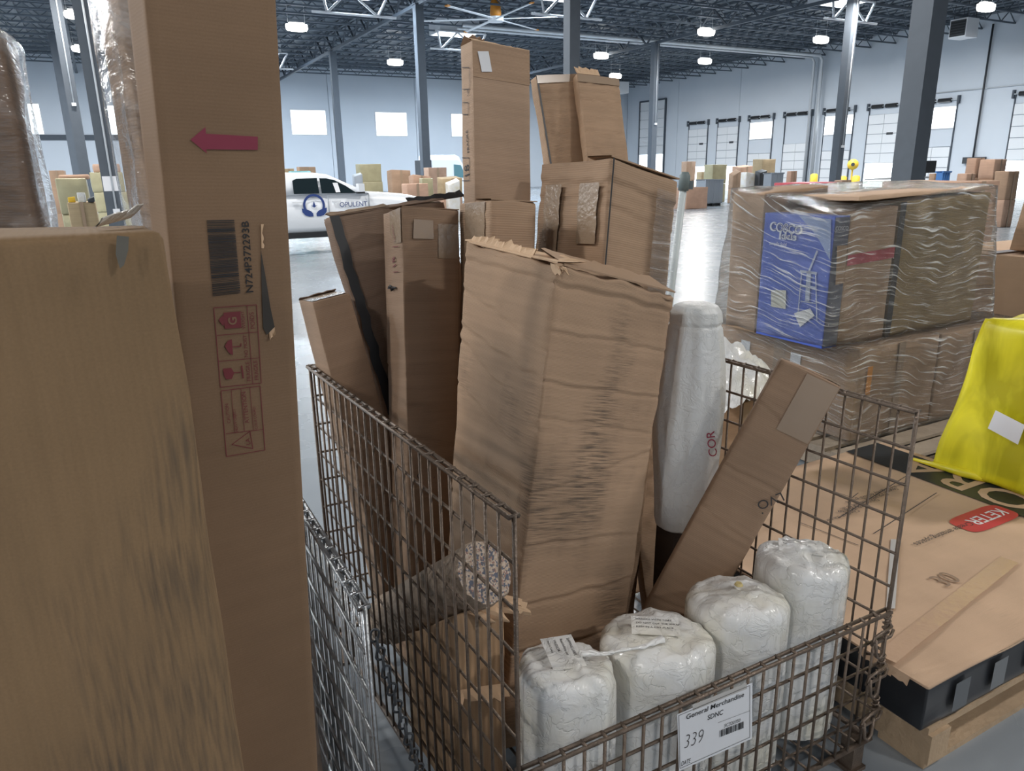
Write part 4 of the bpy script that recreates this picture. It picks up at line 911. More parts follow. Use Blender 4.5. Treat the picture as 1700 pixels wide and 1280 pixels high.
FB = Face(bt_.lerp(tp_, .4)-CFW*.104, CFW)
t.part('handwriting', FB.text('COR', (1191, 757), (1186, 715)), M['maroon'])
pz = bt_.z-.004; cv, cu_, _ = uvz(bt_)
single('added_shade_carton', 'carton added under the tall white woven bag, coloured dark like the shadow there', 'carton', hex_grid(cuboid(W(cv-.06, cu_-.045, .118), V*.12, U*.09, Z*(pz+.006-.118)), n=(6, 6, 12), edge=.004, wear=.002, seed=17), kraft('kraft_shade', (.045, .036, .03, 1), 'h', .2, 100, 30), W(cv, cu_, .125))  # added support; the shadow of the gap is put into its near-black colour
# pole beside the bag
pa, pb = at_y(1136, 300, 3.15), at_y(1112, 500, 3.15); dpl = (pb-pa).normalized()
t = Thing('grey_pole', 'pale grey tube with a dark cap standing behind the rusty basket', 'pole', pa+dpl*(pa.z/-dpl.z))
t.part('tube', tube([pa, pa+dpl*(pa.z/-dpl.z)], .015, 14), plain('pale_tube', (.55, .60, .60, 1), .4), True)
t.part('cap', tube([pa-dpl*.035, pa-dpl*.02, pa+dpl*.04], [.014, .022, .022], 14), plain('cap_grey', (.16, .20, .20, 1), .5), True)
t.part('clamp', frame_box(pa+CRT*.005+dpl*.0, CRT*.035, U*.02, dpl*.035), plain('clamp_grey', (.14, .17, .18, 1), .5))
# rolled rug and torn carton
def rug_mat():
    m, nt, b = new_mat('floral_rug'); b.inputs['Roughness'].default_value = .95
    tc = N(nt, 'ShaderNodeTexCoord'); vo = N(nt, 'ShaderNodeTexVoronoi', i_Scale=230.0); lk(nt, tc.outputs['Object'], vo.inputs['Vector'])
    cr_ = N(nt, 'ShaderNodeValToRGB'); cr_.color_ramp.interpolation = 'CONSTANT'; e = cr_.color_ramp.elements
    e[0].color = (.52, .40, .30, 1); e[1].position = .5; e[1].color = (.62, .50, .40, 1)
    for pos, c in ((.30, (.14, .15, .19, 1)), (.62, (.36, .22, .18, 1)), (.74, (.60, .49, .40, 1)), (.88, (.16, .15, .16, 1))): q = e.new(pos); q.color = c
    sp_ = N(nt, 'ShaderNodeSeparateColor'); lk(nt, vo.outputs['Color'], sp_.inputs[0]); lk(nt, sp_.outputs[0], cr_.inputs[0]); lk(nt, cr_.outputs[0], b.inputs['Base Color'])
    n = N(nt, 'ShaderNodeTexNoise', i_Scale=300.0); lk(nt, tc.outputs['Object'], n.inputs['Vector']); bp = N(nt, 'ShaderNodeBump', i_Strength=.6, i_Distance=.004); lk(nt, n.outputs['Fac'], bp.inputs['Height']); lk(nt, bp.outputs[0], b.inputs['Normal'])
    return m
ra, rb = W(.655, 1.38, .80), W(.60, 1.98, .34); d = (rb-ra).normalized(); xx = d.cross(Z).normalized(); yy = xx.cross(d)
V_, F_ = [], []; ns, nn_ = 44, 40
for i in range(ns+1):
    s = i/ns
    for j in range(nn_):
        a = 2*math.pi*j/nn_; k = .072*(1+.05*noise.noise(Vector((math.cos(a)*2, math.sin(a)*2, s*5)))+.025*math.sin(a*18+s*30*0)+.012*noise.noise(Vector((a*9, s*30, 1))))
        if i == 0: k *= .93
        V_.append(ra.lerp(rb, s)+xx*math.cos(a)*k+yy*math.sin(a)*k*1.08)
for i in range(ns):
    for j in range(nn_): k = (j+1) % nn_; F_.append((i*nn_+j, (i+1)*nn_+j, (i+1)*nn_+k, i*nn_+k))
F_.append(tuple(ns*nn_+j for j in range(nn_)))
t = Thing('rolled_rug', 'small rolled rug with a speckled floral end inside the left mesh', 'rug', rb)
side = kraft('rug_backing', (.42, .33, .25, 1), 'h', .6, 60, 31, bump=.8)
t.part('roll', (V_, F_), plain('rug_side', (.40, .31, .235, 1), .95, vary=.4, vscale=70, bump=.8, bscale=90), True)
t.part('end_face', (V_[:nn_]+[ra-d*.012], [(j, (j+1) % nn_, nn_) for j in range(nn_)]), rug_mat())
C = cuboid(W(.572, 1.385, .118), V*.132, U*.32, Z*.590); C[2] -= Z*.250+V*.01; C[3] -= Z*.250+V*.008; C[7] -= V*.008; C[6] -= V*.01
t = carton('torn_carton', 'ragged carton with torn corrugated edges under the rolled rug', C, K['torn'], n=(10, 12, 16), edge=.005, wear=.006, bulge=.004, buck=.008, seed=18)
t.part('torn_flap', ragged(C[0]+V*.03, C[1]+V*.01, -U*.05+V*.05-Z*.01, 10, .6, 80, .004, Z*-.015), K['inner'])
t.part('torn_flap', ragged(C[1]-Z*.0+U*.02, C[1]-U*.03, V*.075-Z*.012, 7, .6, 81, .004, -Z*.03), K['inner'])
t.part('torn_flap', ragged(C[0].lerp(C[4], .35), C[1].lerp(C[5], .4), -U*.035-Z*.02, 9, .7, 82, .004, -Z*.01), K['inner'])

# ------------------------------------------------------------------ pallets, flat carton, yellow bag
def pallet(v0, v1, u0, u1, lab, mat, along='u', nb=7, z0=0.0):
    t = Thing('wooden_pallet', lab, 'pallet', W((v0+v1)/2, (u0+u1)/2, z0))
    for i in range(3):
        c = v0+(v1-v0-.09)*i/2; t.part('stringer', hbox(c, c+.09, u0, u1, z0+.02, z0+.12), mat)
    for i in range(nb):
        w = (u1-u0)/nb; rz = rr(-.002, .002)
        t.part('deck_board', hbox(v0, v1, u0+w*i+.012, u0+w*(i+1)-.03, z0+.12, z0+.14+rz), mat)
    for i in (0, nb//2, nb-1):
        w = (u1-u0)/nb; t.part('bottom_board', hbox(v0, v1, u0+w*i+.01, u0+w*(i+1)-.02, z0, z0+.02), mat)
    return t
pallet(1.86, 3.78, .97, 2.22, 'wooden pallet under the large flat carton', M['wood'])
FV0, FV1, FU0, FU1, FZ = 1.825, 3.40, .985, 2.27, .30
t = Thing('flat_carton', 'large flat carton with a tan top and black printed sides', 'carton', W(2.6, 1.6, .141))
C = cuboid(W(FV0, FU0, .141), V*(FV1-FV0), U*(FU1-FU0), Z*(FZ-.147))
t.part('side_walls', hex_grid(C, n=(20, 16, 6), edge=.006, wear=.003, buck=.004, seed=19), plain('black_print', (.018, .02, .024, 1), .3, vary=.4, vscale=12), True)
C2 = cuboid(W(FV0-.006, FU0-.006, FZ-.012), V*(FV1-FV0+.012), U*(FU1-FU0+.012), Z*.012)
t.part('lid', hex_grid(C2, n=(40, 30, 2), edge=.006, wear=.005, wfreq=4, buck=.004, seed=20), K['flat'], True)
t.part('crumpled_corner', join(*[ragged(W(FV0-.004, FU0+.05+.05*i, FZ-.004), W(FV0-.004, FU0+.11+.05*i, FZ-.004), -V*.012-Z*.02, 5, .4, 90+i, .004, -Z*.008) for i in range(3)]), K['flat'])
LF = Face(W(0, 0, FZ+.004), Z)
zf = FZ+.0045
def lid_text(s, v, u, xd, yd, h, bold=0): return text_at(s, W(v, u, zf+.0012), xd, yd, height=h, bold=bold)
t.part('printed_band', (hbox(3.12, 3.36, FU0, FU1, zf-.0005, zf)), plain('band_black', (.02, .024, .028, 1), .45))
t.part('printed_name', text_at('ORA', W(3.335, 1.45, zf+.0012), U, -V, width=.60, height=.19, bold=.012), K['flat'])
cx = LF.at(1634, 860); lv, lu, _ = uvz(cx)
pts = []
for i in range(28):
    a = 2*math.pi*i/28; ca, sa = math.cos(a), math.sin(a); e = .45
    pts.append(W(lv+.165*math.copysign(abs(ca)**e, ca), lu+.065*math.copysign(abs(sa)**e, sa), zf+.0005))
t.part('red_logo', (pts, [tuple(range(28))]), plain('logo_red', (.52, .045, .06, 1), .45))
t.part('logo_text', lid_text('KETER', lv+.13, lu+.028, -V, -U, .055, .01), M['paper'])
a = uvz(LF.at(1612, 868)); t.part('slogan', lid_text('Create amazing spaces', a[0], a[1]+.02, -V, -U, .036), M['softink'])
a = uvz(LF.at(1572, 975)); t.part('handwriting', lid_text('30', a[0], a[1], V, U, .07), plain('pencil', (.28, .19, .13, 1), .8))
for k_ in range(6):
    a = uvz(LF.at(1500-k_*16, 800+k_*9)); t.part('printed_line', lid_text(('Open the lid gently on level ground', 'Store in a dry place', 'Two people needed to lift', 'Do not stack or drop', 'Keep upright', 'Check all the parts')[k_], a[0], a[1], -V, -U, .026), M['softink'])
t.part('printed_rules', join(*[LF.line(a, b, .004) for a, b in (((1555, 818), (1450, 886)), ((1505, 790), (1392, 860)), ((1325, 866), (1425, 905)), ((1385, 816), (1415, 826)), ((1415, 826), (1425, 818)))]), M['softink'])
tp1, tp2 = LF.at(1476, 1065), LF.at(1690, 925)
for q, (a, b) in enumerate((((1470, 1094), (1676, 930)),)):
    A, B = LF.at(*a), LF.at(*b); k_ = (B-A).cross(Z).normalized()*.03; n_ = 16; vv = []; 
    for i in range(n_+1): x = A.lerp(B, i/n_); vv += [x-k_+Z*.002, x+k_+Z*(.002+.003*rr(0, 1))]
    t.part('tape', (vv, [(2*i, 2*i+1, 2*i+3, 2*i+2) for i in range(n_)], [c for i in range(n_) for c in ((0, i*.1), (.06, i*.1), (.06, i*.1+.1), (0, i*.1+.1))]), M['lidtape'])
t.part('grey_tape', quad_slab([LF.at(1479, 895), LF.at(1494, 896), LF.at(1486, 1010), LF.at(1471, 1010)], .001), M['greylabel'])
for i in range(9):
    vv_ = 1.95+i*.19; t.part('side_print', quad_slab([W(vv_, FU0-.0085, .165), W(vv_+.07, FU0-.0085, .165), W(vv_+.07, FU0-.0085, .262), W(vv_, FU0-.0085, .262)], .0006), plain('side_grey_%d' % i, ((.10, .11, .12, 1), (.16, .17, .18, 1), (.22, .05, .05, 1))[i % 3], .35))
C = cuboid(W(3.42, 1.25, .141), V*.34, U*.66, Z*.16); t = carton('low_carton', 'low dark carton hidden under the bright yellow net bag', C, K['b7'], n=(6, 6, 4), edge=.006, wear=.003, seed=41); t.part('tape', strip(C, 't', .45, .55, 0, 1, .003), M['tape'])
# yellow mesh bag
YC = cuboid(W(3.36, 1.30, FZ+.012), V*.36, U*.55, Z*.62)
yb = Thing('yellow_bag', 'bright yellow net bag holding a box, with a white label', 'bag', W(3.5, 1.6, FZ+.01))
yin = yb.part('inner_box', hex_grid(YC, n=(6, 6, 8), edge=.006, wear=.003, seed=21), plain('olive_box', (.16, .15, .06, 1), .6), True)
def ytop(p, a, b, c): return p+Z*(.03*noise.noise(p*6)+.06*math.sin(math.pi*a)*math.sin(math.pi*b))
YS = cuboid(W(3.30, 1.24, FZ+.008), V*.48, U*.70, Z*.72)
for i, (dv, du) in enumerate(((.05, .05), (-.05, .05), (-.05, -.10), (.05, -.10))): YS[i] = YS[i]+V*dv+U*du
ym, nt, b = new_mat('yellow_net'); out = nt.nodes['Material Output']
b.inputs['Base Color'].default_value = (.92, .82, .035, 1); b.inputs['Roughness'].default_value = .3
tr = N(nt, 'ShaderNodeBsdfTransparent'); tr.inputs[0].default_value = (.95, .88, .12, 1); tc = N(nt, 'ShaderNodeTexCoord')
ymp = N(nt, 'ShaderNodeMapping'); ymp.inputs['Scale'].default_value = (1, 1, .3); lk(nt, tc.outputs['Object'], ymp.inputs['Vector'])
n = N(nt, 'ShaderNodeTexNoise', i_Scale=6.0, i_Detail=4.0, i_Distortion=.8); lk(nt, ymp.outputs[0], n.inputs['Vector'])
rp = N(nt, 'ShaderNodeMapRange'); rp.inputs['From Min'].default_value = .4; rp.inputs['From Max'].default_value = .62; rp.inputs['To Min'].default_value = .42; rp.inputs['To Max'].default_value = .90; lk(nt, n.outputs['Fac'], rp.inputs['Value'])
ms = N(nt, 'ShaderNodeMixShader'); lk(nt, rp.outputs[0], ms.inputs[0]); lk(nt, tr.outputs[0], ms.inputs[1]); lk(nt, b.outputs[0], ms.inputs[2]); lk(nt, ms.outputs[0], out.inputs[0])
yb.part('net', hex_grid(YS, n=(20, 24, 26), edge=.03, wear=.012, wfreq=5, buck=.022, bfreq=5, seed=22, top=ytop), ym, True)
yb.part('hem', tube([LF.at(1512, 765)+Z*.012, LF.at(1560, 779)+Z*.015, LF.at(1600, 792)+Z*.02, LF.at(1650, 803)+Z*.02, LF.at(1710, 822)+Z*.02], [.006, .016, .022, .022, .02], 8), plain('yellow_hem', (.85, .72, .03, 1), .35), True)
YF = Face(W(3.275, 0, 0), -V); 
yb.part('label', quad_slab([YF.at(1640, 711), YF.at(1690, 738), YF.at(1702, 706), YF.at(1653, 681)], .001), M['paper'])

# ------------------------------------------------------------------ stretch-wrapped load
pallet(3.42, 5.15, 2.29, 3.75, 'grey wooden pallet under the stretch-wrapped load', M['wood2'], nb=9)
low = [(3.62, 4.35, 2.62, 3.74, .141, .70, 'lower wrapped carton under the blue high-chair box'), (4.366, 5.08, 2.62, 3.74, .141, .70, 'lower wrapped carton under the big brown load carton')]
for a0, a1, b0, b1, z0, z1, lab in low:
    C = cuboid(W(a0, b0, z0), V*(a1-a0), U*(b1-b0), Z*(z1-z0)); t = carton('load_carton', lab, C, K['pal'], n=(8, 8, 8), edge=.01, wear=.003, bulge=.006, buck=.004, seed=a0, cap=0.0)
    t.part('tape', strip(C, 'l', .46, .54, 0, 1, .009), M['tape']); t.part('tape', strip(C, 'f', .46, .54, 0, 1, .009), M['tape'])
    if a0 < 4:
        for q in (.35, .72): t.part('side_label', strip(C, 'l', q, q+.07, .35, .80, .010, 2), M['paper'])
        t.part('orange_mark', strip(C, 'f', .10, .16, .5, .8, .010, 2), M['orange'])
# blue box
C = cuboid(W(3.41, 2.71, .71), V*.12, U*.488, Z*.725)
t = Thing('blue_box', 'blue printed high-chair box facing the aisle in the wrapped load', 'box', base_of(C))
t.part('body', hex_grid(C, n=(4, 8, 10), edge=.004, wear=.001, seed=23), plain('print_blue', (.075, .13, .52, 1), .35), True)
BF = Face(W(3.405, 2.9), -V)
t.part('side_panel', strip(C, 'f', .02, .98, .01, .99, .002, 2), plain('print_side', (.10, .11, .16, 1), .4))
t.part('pale_print', BF.quad((1326, 358), (1380, 364), (1378, 432), (1362, 402), (1345, 378)), plain('print_pale', (.30, .38, .62, 1), .4))
halo = plain('print_halo', (.70, .74, .82, 1), .4)
BF2 = Face(W(3.403, 2.9), -V); BF3 = Face(W(3.401, 2.9), -V)
t.part('logo_outline', join(BF2.text('COSCO', (1277, 383), (1331, 391), (1277, 367), .05), BF2.text('kids', (1293, 397), (1322, 400), (1293, 385), .05)), halo)
t.part('logo', join(BF3.text('COSCO', (1280, 381), (1328, 388), (1280, 369), -.005), BF3.text('kids', (1296, 395), (1319, 398), (1296, 387), -.005)), plain('print_navy', (.04, .06, .26, 1), .4))
t.part('printed_tagline', BF2.text('simple fold', (1277, 408), (1305, 411)), halo)
t.part('printed_high_chair', join(BF2.line((1357, 416), (1343, 450), .012), BF2.line((1328, 450), (1356, 454), .014), BF2.line((1328, 474), (1354, 478), .014), BF2.line((1331, 450), (1324, 528), .007), BF2.line((1354, 454), (1356, 532), .007), BF2.line((1343, 450), (1340, 500), .03), BF2.line((1329, 500), (1356, 504), .006)), plain('print_chair', (.42, .47, .62, 1), .4))
t.part('shipping_label', BF3.quad((1280, 481), (1305, 482), (1304, 513), (1280, 509)), plain('label_cream', (.55, .54, .48, 1), .5))
t.part('shipping_label', BF3.quad((1318, 520), (1345, 512), (1352, 524), (1328, 543)), M['paper'])
SF = Face(W(3.5, 2.7), -U)
t.part('side_print', SF.text('COSCO', (1387, 383), (1408, 382), (1387, 376)), halo)
t.part('side_picture', SF.quad((1390, 408), (1407, 407), (1401, 470), (1387, 473)), K['pal'])
for a0, a1, b0, b1, z0, z1, lab in ((3.41, 3.95, 3.21, 3.46, .71, 1.545, 'narrow wrapped carton beside the blue high-chair box'), (3.54, 3.935, 2.715, 3.2, .71, 1.44, 'wrapped carton with a maroon stripe behind the blue box'),
                                    (3.975, 4.82, 2.72, 3.46, .71, 1.49, 'big brown wrapped carton on the right of the load')):
    C = cuboid(W(a0, b0, z0), V*(a1-a0), U*(b1-b0), Z*(z1-z0)); C[1] += Z*.03; C[2] += Z*.04
    t = carton('load_carton', lab, C, K['pal'] if a0 < 3.9 else kraft('kraft_load', (.27, .215, .115, 1), 'h', .3, 100, 33), n=(8, 8, 10), edge=.006, wear=.004, bulge=.006, buck=.006, seed=a1)
    if 3.5 < a0 < 3.6: t.part('maroon_stripe', strip(C, 'f', .0, 1.0, .62, .70, .009, 2), M['redp'])
    if a0 > 3.9: t.part('dark_edge', strip(C, 'f', -.03, .03, 0, 1.0, .008, 2), M['strap']); t.part('top_tape', strip(C, 't', .45, .52, 0, 1, .009, 4), M['cleartape'])
lid = cuboid(W(3.62, 2.735, 1.535), V*1.2, U*.46, Z*.025)
for i in (0, 3, 4, 7): lid[i] = lid[i]-Z*.03
lt = carton('flat_sheet_carton', 'flattened tan carton lying on top of the wrapped load', lid, K['flat'], n=(16, 10, 2), edge=.005, wear=.006, buck=.006, seed=25)
lw_ = film('load_wrap', (1, 1, .98, 1), .03, .80, 3.0, 60, 7, .6)
sw = Thing('stretch_wrap', 'clear stretch film wound around the whole pallet load', 'plastic film', W(4.2, 3.1, .1))
FC = cuboid(W(3.39, 2.69, .72), V*1.46, U*.785, Z*.74); FC[0] += Z*.0; FC[1] += Z*.11; FC[2] += Z*.13; FC[3] += Z*.12
for i in (4, 5, 6, 7): pass
FC[4] += -V*.0-U*.02; FC[5] += V*.16-U*.02; FC[6] += V*.16+U*.1; FC[7] += U*.1
sw.part('upper_film', hex_grid(FC, n=(40, 24, 30), edge=.03, wear=.007, wfreq=8, buck=.009, bfreq=9, seed=26), lw_, True)
FC = cuboid(W(3.57, 2.58, .13), V*1.56, U*1.20, Z*.60)
FC[0] -= V*.10; FC[3] -= V*.12
sw.part('lower_film', hex_grid(FC, n=(40, 24, 20), edge=.03, wear=.012, wfreq=8, buck=.014, bfreq=9, seed=27), lw_, True)
# cartons right of the load
pallet(5.25, 6.6, 2.3, 3.5, 'wooden pallet at the right under plain brown cartons', M['wood'], nb=6)
C = cuboid(W(5.3, 2.45, .141), V*1.1, U*.95, Z*.95); t = carton('plain_carton', 'wide plain brown carton right of the wrapped load', C, K['flat'], n=(8, 8, 8), edge=.008, wear=.004, bulge=.008, seed=28, cap=0.0); t.part('tape', strip(C, 't', .46, .54, 0, 1, .010), M['tape'])
e3 = (Z*.42+V*.10).normalized()*.40; e1_ = V*.20-Z*.03; C = cuboid(W(5.42, 2.62, 1.118), e1_, U*.26, e3); t = carton('tilted_carton', 'small carton tilted to the right on the plain brown carton', C, K['pal'], n=(6, 6, 8), edge=.005, wear=.003, seed=29); t.part('tape', strip(C, 'f', .45, .55, 0, 1, .004), M['tape'])
# white poly sack and carton behind the basket
C = cuboid(W(2.34, 2.42, 0), V*.42, U*.35, Z*.62); t = carton('low_carton', 'brown carton behind the right mesh under a crumpled white plastic sheet', C, K['pal'], n=(6, 6, 8), edge=.008, wear=.006, buck=.01, seed=31); t.part('tape', strip(C, 'f', .45, .55, 0, 1, .008), M['tape'])
V_, F_ = [], []; n_ = 26
for i in range(n_+1):
    for j in range(n_+1):
        a, b = i/n_*2-1, j/n_*2-1; r_ = min(1, math.hypot(a, b)); q = Vector((a*2.2, b*2.2, 5))
        V_.append(W(2.54+a*.27, 2.57+b*.26, .63+.27*max(0, (1-r_))**.8 + .05*noise.noise(q*1.5)+.03*noise.noise(q*4)+.02))
for i in range(n_):
    for j in range(n_): k = i*(n_+1)+j; F_.append((k, k+n_+1, k+n_+2, k+1))
single('plastic_sheet', 'crumpled white plastic sheet heaped behind the right mesh', 'plastic film', (V_, F_), M['poly'], W(2.54, 2.57, .6), True)

# ------------------------------------------------------------------ pickup truck and van
CU0 = 16.36                                                 # near side of the truck
tr_ = Thing('pickup_truck', 'white crew-cab pickup truck with a round navy emblem on its door', 'truck', W(4.2, CU0+.92, 0))
M['car'] = plain('car_white', (.72, .75, .79, 1), .22); M['glass'] = plain('car_glass', (.012, .02, .024, 1), .06); M['navy'] = plain('navy_vinyl', (.02, .05, .20, 1), .4); M['tyre'] = plain('tyre', (.02, .02, .022, 1), .8)
def body_sec(v, prof): return [W(v, CU0+o, z) for o, z in prof]
def sec(zb, zs, zt, w=1.85, ins=.03, tin=.08):
    return [(ins, zb), (0, zb+.12), (-.02, (zb+zs)/2), (0, zs), (tin, zt-.03), (tin+.08, zt), (w-tin-.08, zt), (w-tin, zt-.03), (w, zs), (w+.02, (zb+zs)/2), (w, zb+.12), (w-ins, zb)]
hood = [body_sec(v, sec(zb, zs, zt)) for v, zb, zs, zt in ((1.2, .62, 1.05, 1.27), (1.25, .52, 1.08, 1.28), (2.9, .46, 1.10, 1.29), (4.6, .46, 1.10, 1.28), (5.15, .46, 1.08, 1.29), (5.6, .5, 1.05, 1.27), (6.0, .5, 1.02, 1.23), (6.35, .5, .98, 1.16), (6.52, .52, .92, 1.05), (6.56, .58, .85, .95))]
tr_.part('body', loft(hood), M['car'], True)
def cab(v, zt, t1, t2): return [W(v, CU0+o, z) for o, z in ((.02, 1.26), (t1, (1.26+zt)/2), (t2, zt-.05), (t2+.08, zt), (1.85-t2-.08, zt), (1.85-t2, zt-.05), (1.85-t1, (1.26+zt)/2), (1.83, 1.26))]
tr_.part('cab', loft([cab(2.82, 1.30, .03, .05), cab(3.0, 1.66, .09, .17), cab(3.4, 1.73, .09, .18), cab(4.0, 1.725, .09, .18), cab(4.35, 1.68, .09, .18), cab(4.7, 1.52, .07, .14), cab(5.2, 1.29, .03, .05)]), M['car'], True)
def side_pt(v, z, off=.012):                                # on the tumblehome of the near side
    return W(v, CU0+.02+(z-1.26)*.34-off, z)
def side_panel(pts, off): return ([side_pt(a, z, off) for a, z in pts], [tuple(range(len(pts)))])
tr_.part('window_glass', side_panel([(3.56, 1.29), (4.10, 1.285), (4.10, 1.605), (3.66, 1.60), (3.57, 1.56)], .04), M['glass'])
tr_.part('window_glass', side_panel([(4.15, 1.285), (4.93, 1.27), (4.70, 1.43), (4.48, 1.55), (4.30, 1.595), (4.15, 1.60)], .04), M['glass'])
tr_.part('paper_notice', side_panel([(4.46, 1.30), (4.56, 1.30), (4.53, 1.50), (4.42, 1.50)], .05), M['paper'], label='white sheet inside the window')
tr_.part('side_mirror', frame_box(W(4.92, CU0-.2, 1.30), V*.13, U*.2, Z*.17), M['car']); tr_.part('mirror_foot', frame_box(W(4.92, CU0-.12, 1.26), V*.16, U*.14, Z*.04), M['black'])
for a, b in ((3.0, 3.05), (4.27, 4.275), (5.18, 5.185)): tr_.part('door_seam', hbox(a, a+.012, CU0-.024, CU0-.012, .55, 1.26), M['grey'])
for a in (3.5, 4.36): tr_.part('door_handle', hbox(a, a+.2, CU0-.05, CU0-.02, 1.10, 1.125), M['whitemetal'])
tr_.part('sill', hbox(2.0, 5.6, CU0+.0, CU0+1.8, .36, .48), M['black'])
for vw in (1.95, 5.55):
    for uo in (CU0-.03, CU0+1.62):
        w_ = tr_.part('wheel', tube([W(vw, uo, .38), W(vw, uo+.25, .38)], .38, 24), M['tyre']); tr_.part('rim', tube([W(vw, uo-.012, .38), W(vw, uo, .38)], .22, 18), M['whitemetal'], parent=w_)
tr_.part('headlight', hbox(6.38, 6.53, CU0-.005, CU0+.25, .9, 1.03), M['whitemetal'])
ring = []
for i in range(33):
    a = math.radians(-55+290*i/32); 
    for r_ in (.235, .185): ring.append(W(3.96+r_*math.cos(a), CU0-.026, 1.045+r_*math.sin(a)))
tr_.part('emblem_ring', (ring, [(2*i, 2*i+2, 2*i+3, 2*i+1) for i in range(32)]), M['navy'])
def pl_(pts): return ([W(3.96+x_, CU0-.028, 1.045+z_) for x_, z_ in pts], [tuple(range(len(pts)))])
tr_.part('emblem_hands', join(pl_([(-.27, -.06), (-.26, -.14), (-.20, -.21), (-.12, -.235), (-.035, -.235), (-.035, -.17), (-.08, -.12), (-.17, -.08)]), pl_([(.27, -.06), (.17, -.08), (.08, -.12), (.035, -.17), (.035, -.235), (.12, -.235), (.20, -.21), (.26, -.14)])), M['navy'])
tr_.part('emblem_lotus', join(pl_([(-.07, .0), (0, -.05), (.07, .0), (.03, -.01), (0, .09), (-.03, -.01)])), M['navy'])
tr_.part('door_lettering', text_at('OPULENT', W(4.52, CU0-.028, .985), V, Z, width=.62, height=.105), M['navy'])
# box van
vp = at_y(742, 285, 42); vv, vu, _ = uvz(vp)
vn = Thing('box_van', 'white van parked by the far wall behind carton piles', 'van', W(vv, vu, 0))
def vs(x_, zt, zb=.35): return [W(x_, vu+o, z) for o, z in ((0, zb), (0, zt-.25), (.12, zt), (1.9, zt), (2.0, zt-.25), (2.0, zb))]
vn.part('body', loft([vs(vv-.85, 2.55), vs(vv+.6, 2.55), vs(vv+.8, 2.45), vs(vv+1.25, 1.6), vs(vv+1.9, 1.35), vs(vv+2.0, .7)]), M['car'])
vn.part('window_glass', ([W(vv+.42, vu-.01, 1.35), W(vv+1.15, vu-.01, 1.35), W(vv+.85, vu-.01, 2.0), W(vv+.42, vu-.01, 2.05)], [(0, 1, 2, 3)]), plain('van_glass', (.10, .20, .22, 1), .1))
vn.part('rear_door', hbox(vv-1.15, vv-.85, vu+.1, vu+1.8, .8, 2.3), M['dark'])
for q in (vv-.3, vv+1.4): vn.part('wheel', tube([W(q, vu-.02, .36), W(q, vu+.25, .36)], .36, 16), M['tyre'])

# ------------------------------------------------------------------ goods standing far back
def bg(name, label, cat, x0, x1, ytop, Y, mat, n=1, depth=None, group=None, ybot=None, zb=0.0, tape=True, skew=0, dz=.0):
    """a stack of n cartons whose front spans x0..x1 and whose top shows at ytop, standing at distance Y"""
    a, b = at_y(x0, ytop, Y), at_y(x1, ytop, Y); w = (b-a).length/ math.cos(YAW)*.8; top = (a.z+b.z)/2
    d = depth or w*.7; o = Vector((a.x, a.y, 0)); h = (top-zb)/n; res = []
    for i in range(n):
        q = o + V*rr(-.03, .03)*w + U*rr(-.03, .03)*w; sc = 1-rr(0, .08)
        lab = label if isinstance(label, str) else label[i]
        C = cuboid(q+Z*(zb+h*i), V*w*sc, U*d*sc, Z*h)
        if skew and i == n-1: C[0] += Z*rr(-skew, skew); C[1] += Z*rr(-skew, skew); C[2] = C[1]+C[3]-C[0]
        t = Thing(name, lab, cat, base_of(C), group)
        t.part('body', hex_grid(C, n=(4, 4, 4), edge=min(.02, w*.04), wear=min(.012, w*.02), wfreq=3, bulge=min(.02, w*.03), seed=x0+i, cap=0.0), mat if not isinstance(mat, list) else mat[i % len(mat)], True)
        if tape: t.part('tape', strip(C, 'f', .44, .56, 0, 1, .022, 2), M['tape'])
        res.append(t)
    return res
G1 = 'carton piles near the far wall'; G2 = 'carton piles before the dock doors'
bg('yellow_wrapped_stack', 'tall stack under yellowish film between the pickup and van', 'carton', 598, 640, 272, 30, [M['olive']], 3, group=G1, tape=False)
bg('carton', 'brown carton in the heap below the white van', 'carton', 650, 690, 283, 28, BGK, 2, group=G1, skew=.1)
bg('carton', 'brown carton in the heap below the white van', 'carton', 685, 722, 292, 27, BGK[1:], 2, group=G1, skew=.1)
bg('carton', 'brown carton in the heap below the white van', 'carton', 735, 775, 294, 29, BGK[2:], 2, group=G1, skew=.1)
bg('carton', 'carton standing just below the white van body', 'carton', 712, 748, 278, 36, BGK[0], 1, group=G1)
bg('open_carton', 'pinkish open carton in front of the far heap', 'carton', 676, 718, 305, 25, BGK[5], 1, group=G1)
bg('yellow_carton', 'carton wrapped in yellowish film behind the pinkish open carton', 'carton', 700, 722, 296, 26.5, M['olive'], 1, tape=False)
bg('white_bundle', 'bundle of white sheeting beside the far heap', 'bundle', 745, 768, 303, 26, M['poly'], 1, tape=False, skew=.1)
bg('carton', 'carton showing over the pickup roof', 'carton', 470, 490, 280, 34, BGK[3], 1, group=G1)
bg('carton', 'carton showing over the pickup roof', 'carton', 497, 528, 277, 33, BGK[1], 1, group=G1)
bg('teal_bundle', 'teal wrapped bundle showing over the pickup roof', 'bundle', 484, 520, 284, 31, M['teal'], 1, tape=False)
bg('dark_bundle', 'dark mixed bundle beside the yellowish stack', 'bundle', 588, 605, 290, 28, M['grey'], 1, tape=False, skew=.1)
GL = 'goods heaped left of the arrow carton'
bg('carton', 'plain carton at the back of the heap left of the arrow carton', 'carton', 80, 104, 283, 17, BGK[1], 2, depth=1.2, group=GL)
bg('yellow_wrapped_stack', ['lower yellowish wrapped bale beside the noticed column', 'middle yellowish wrapped bale beside the noticed column', 'upper yellowish wrapped bale beside the noticed column'], 'bale', 92, 146, 298, 12.5, M['olive'], 3, depth=.9, group=GL, tape=False, skew=.03)
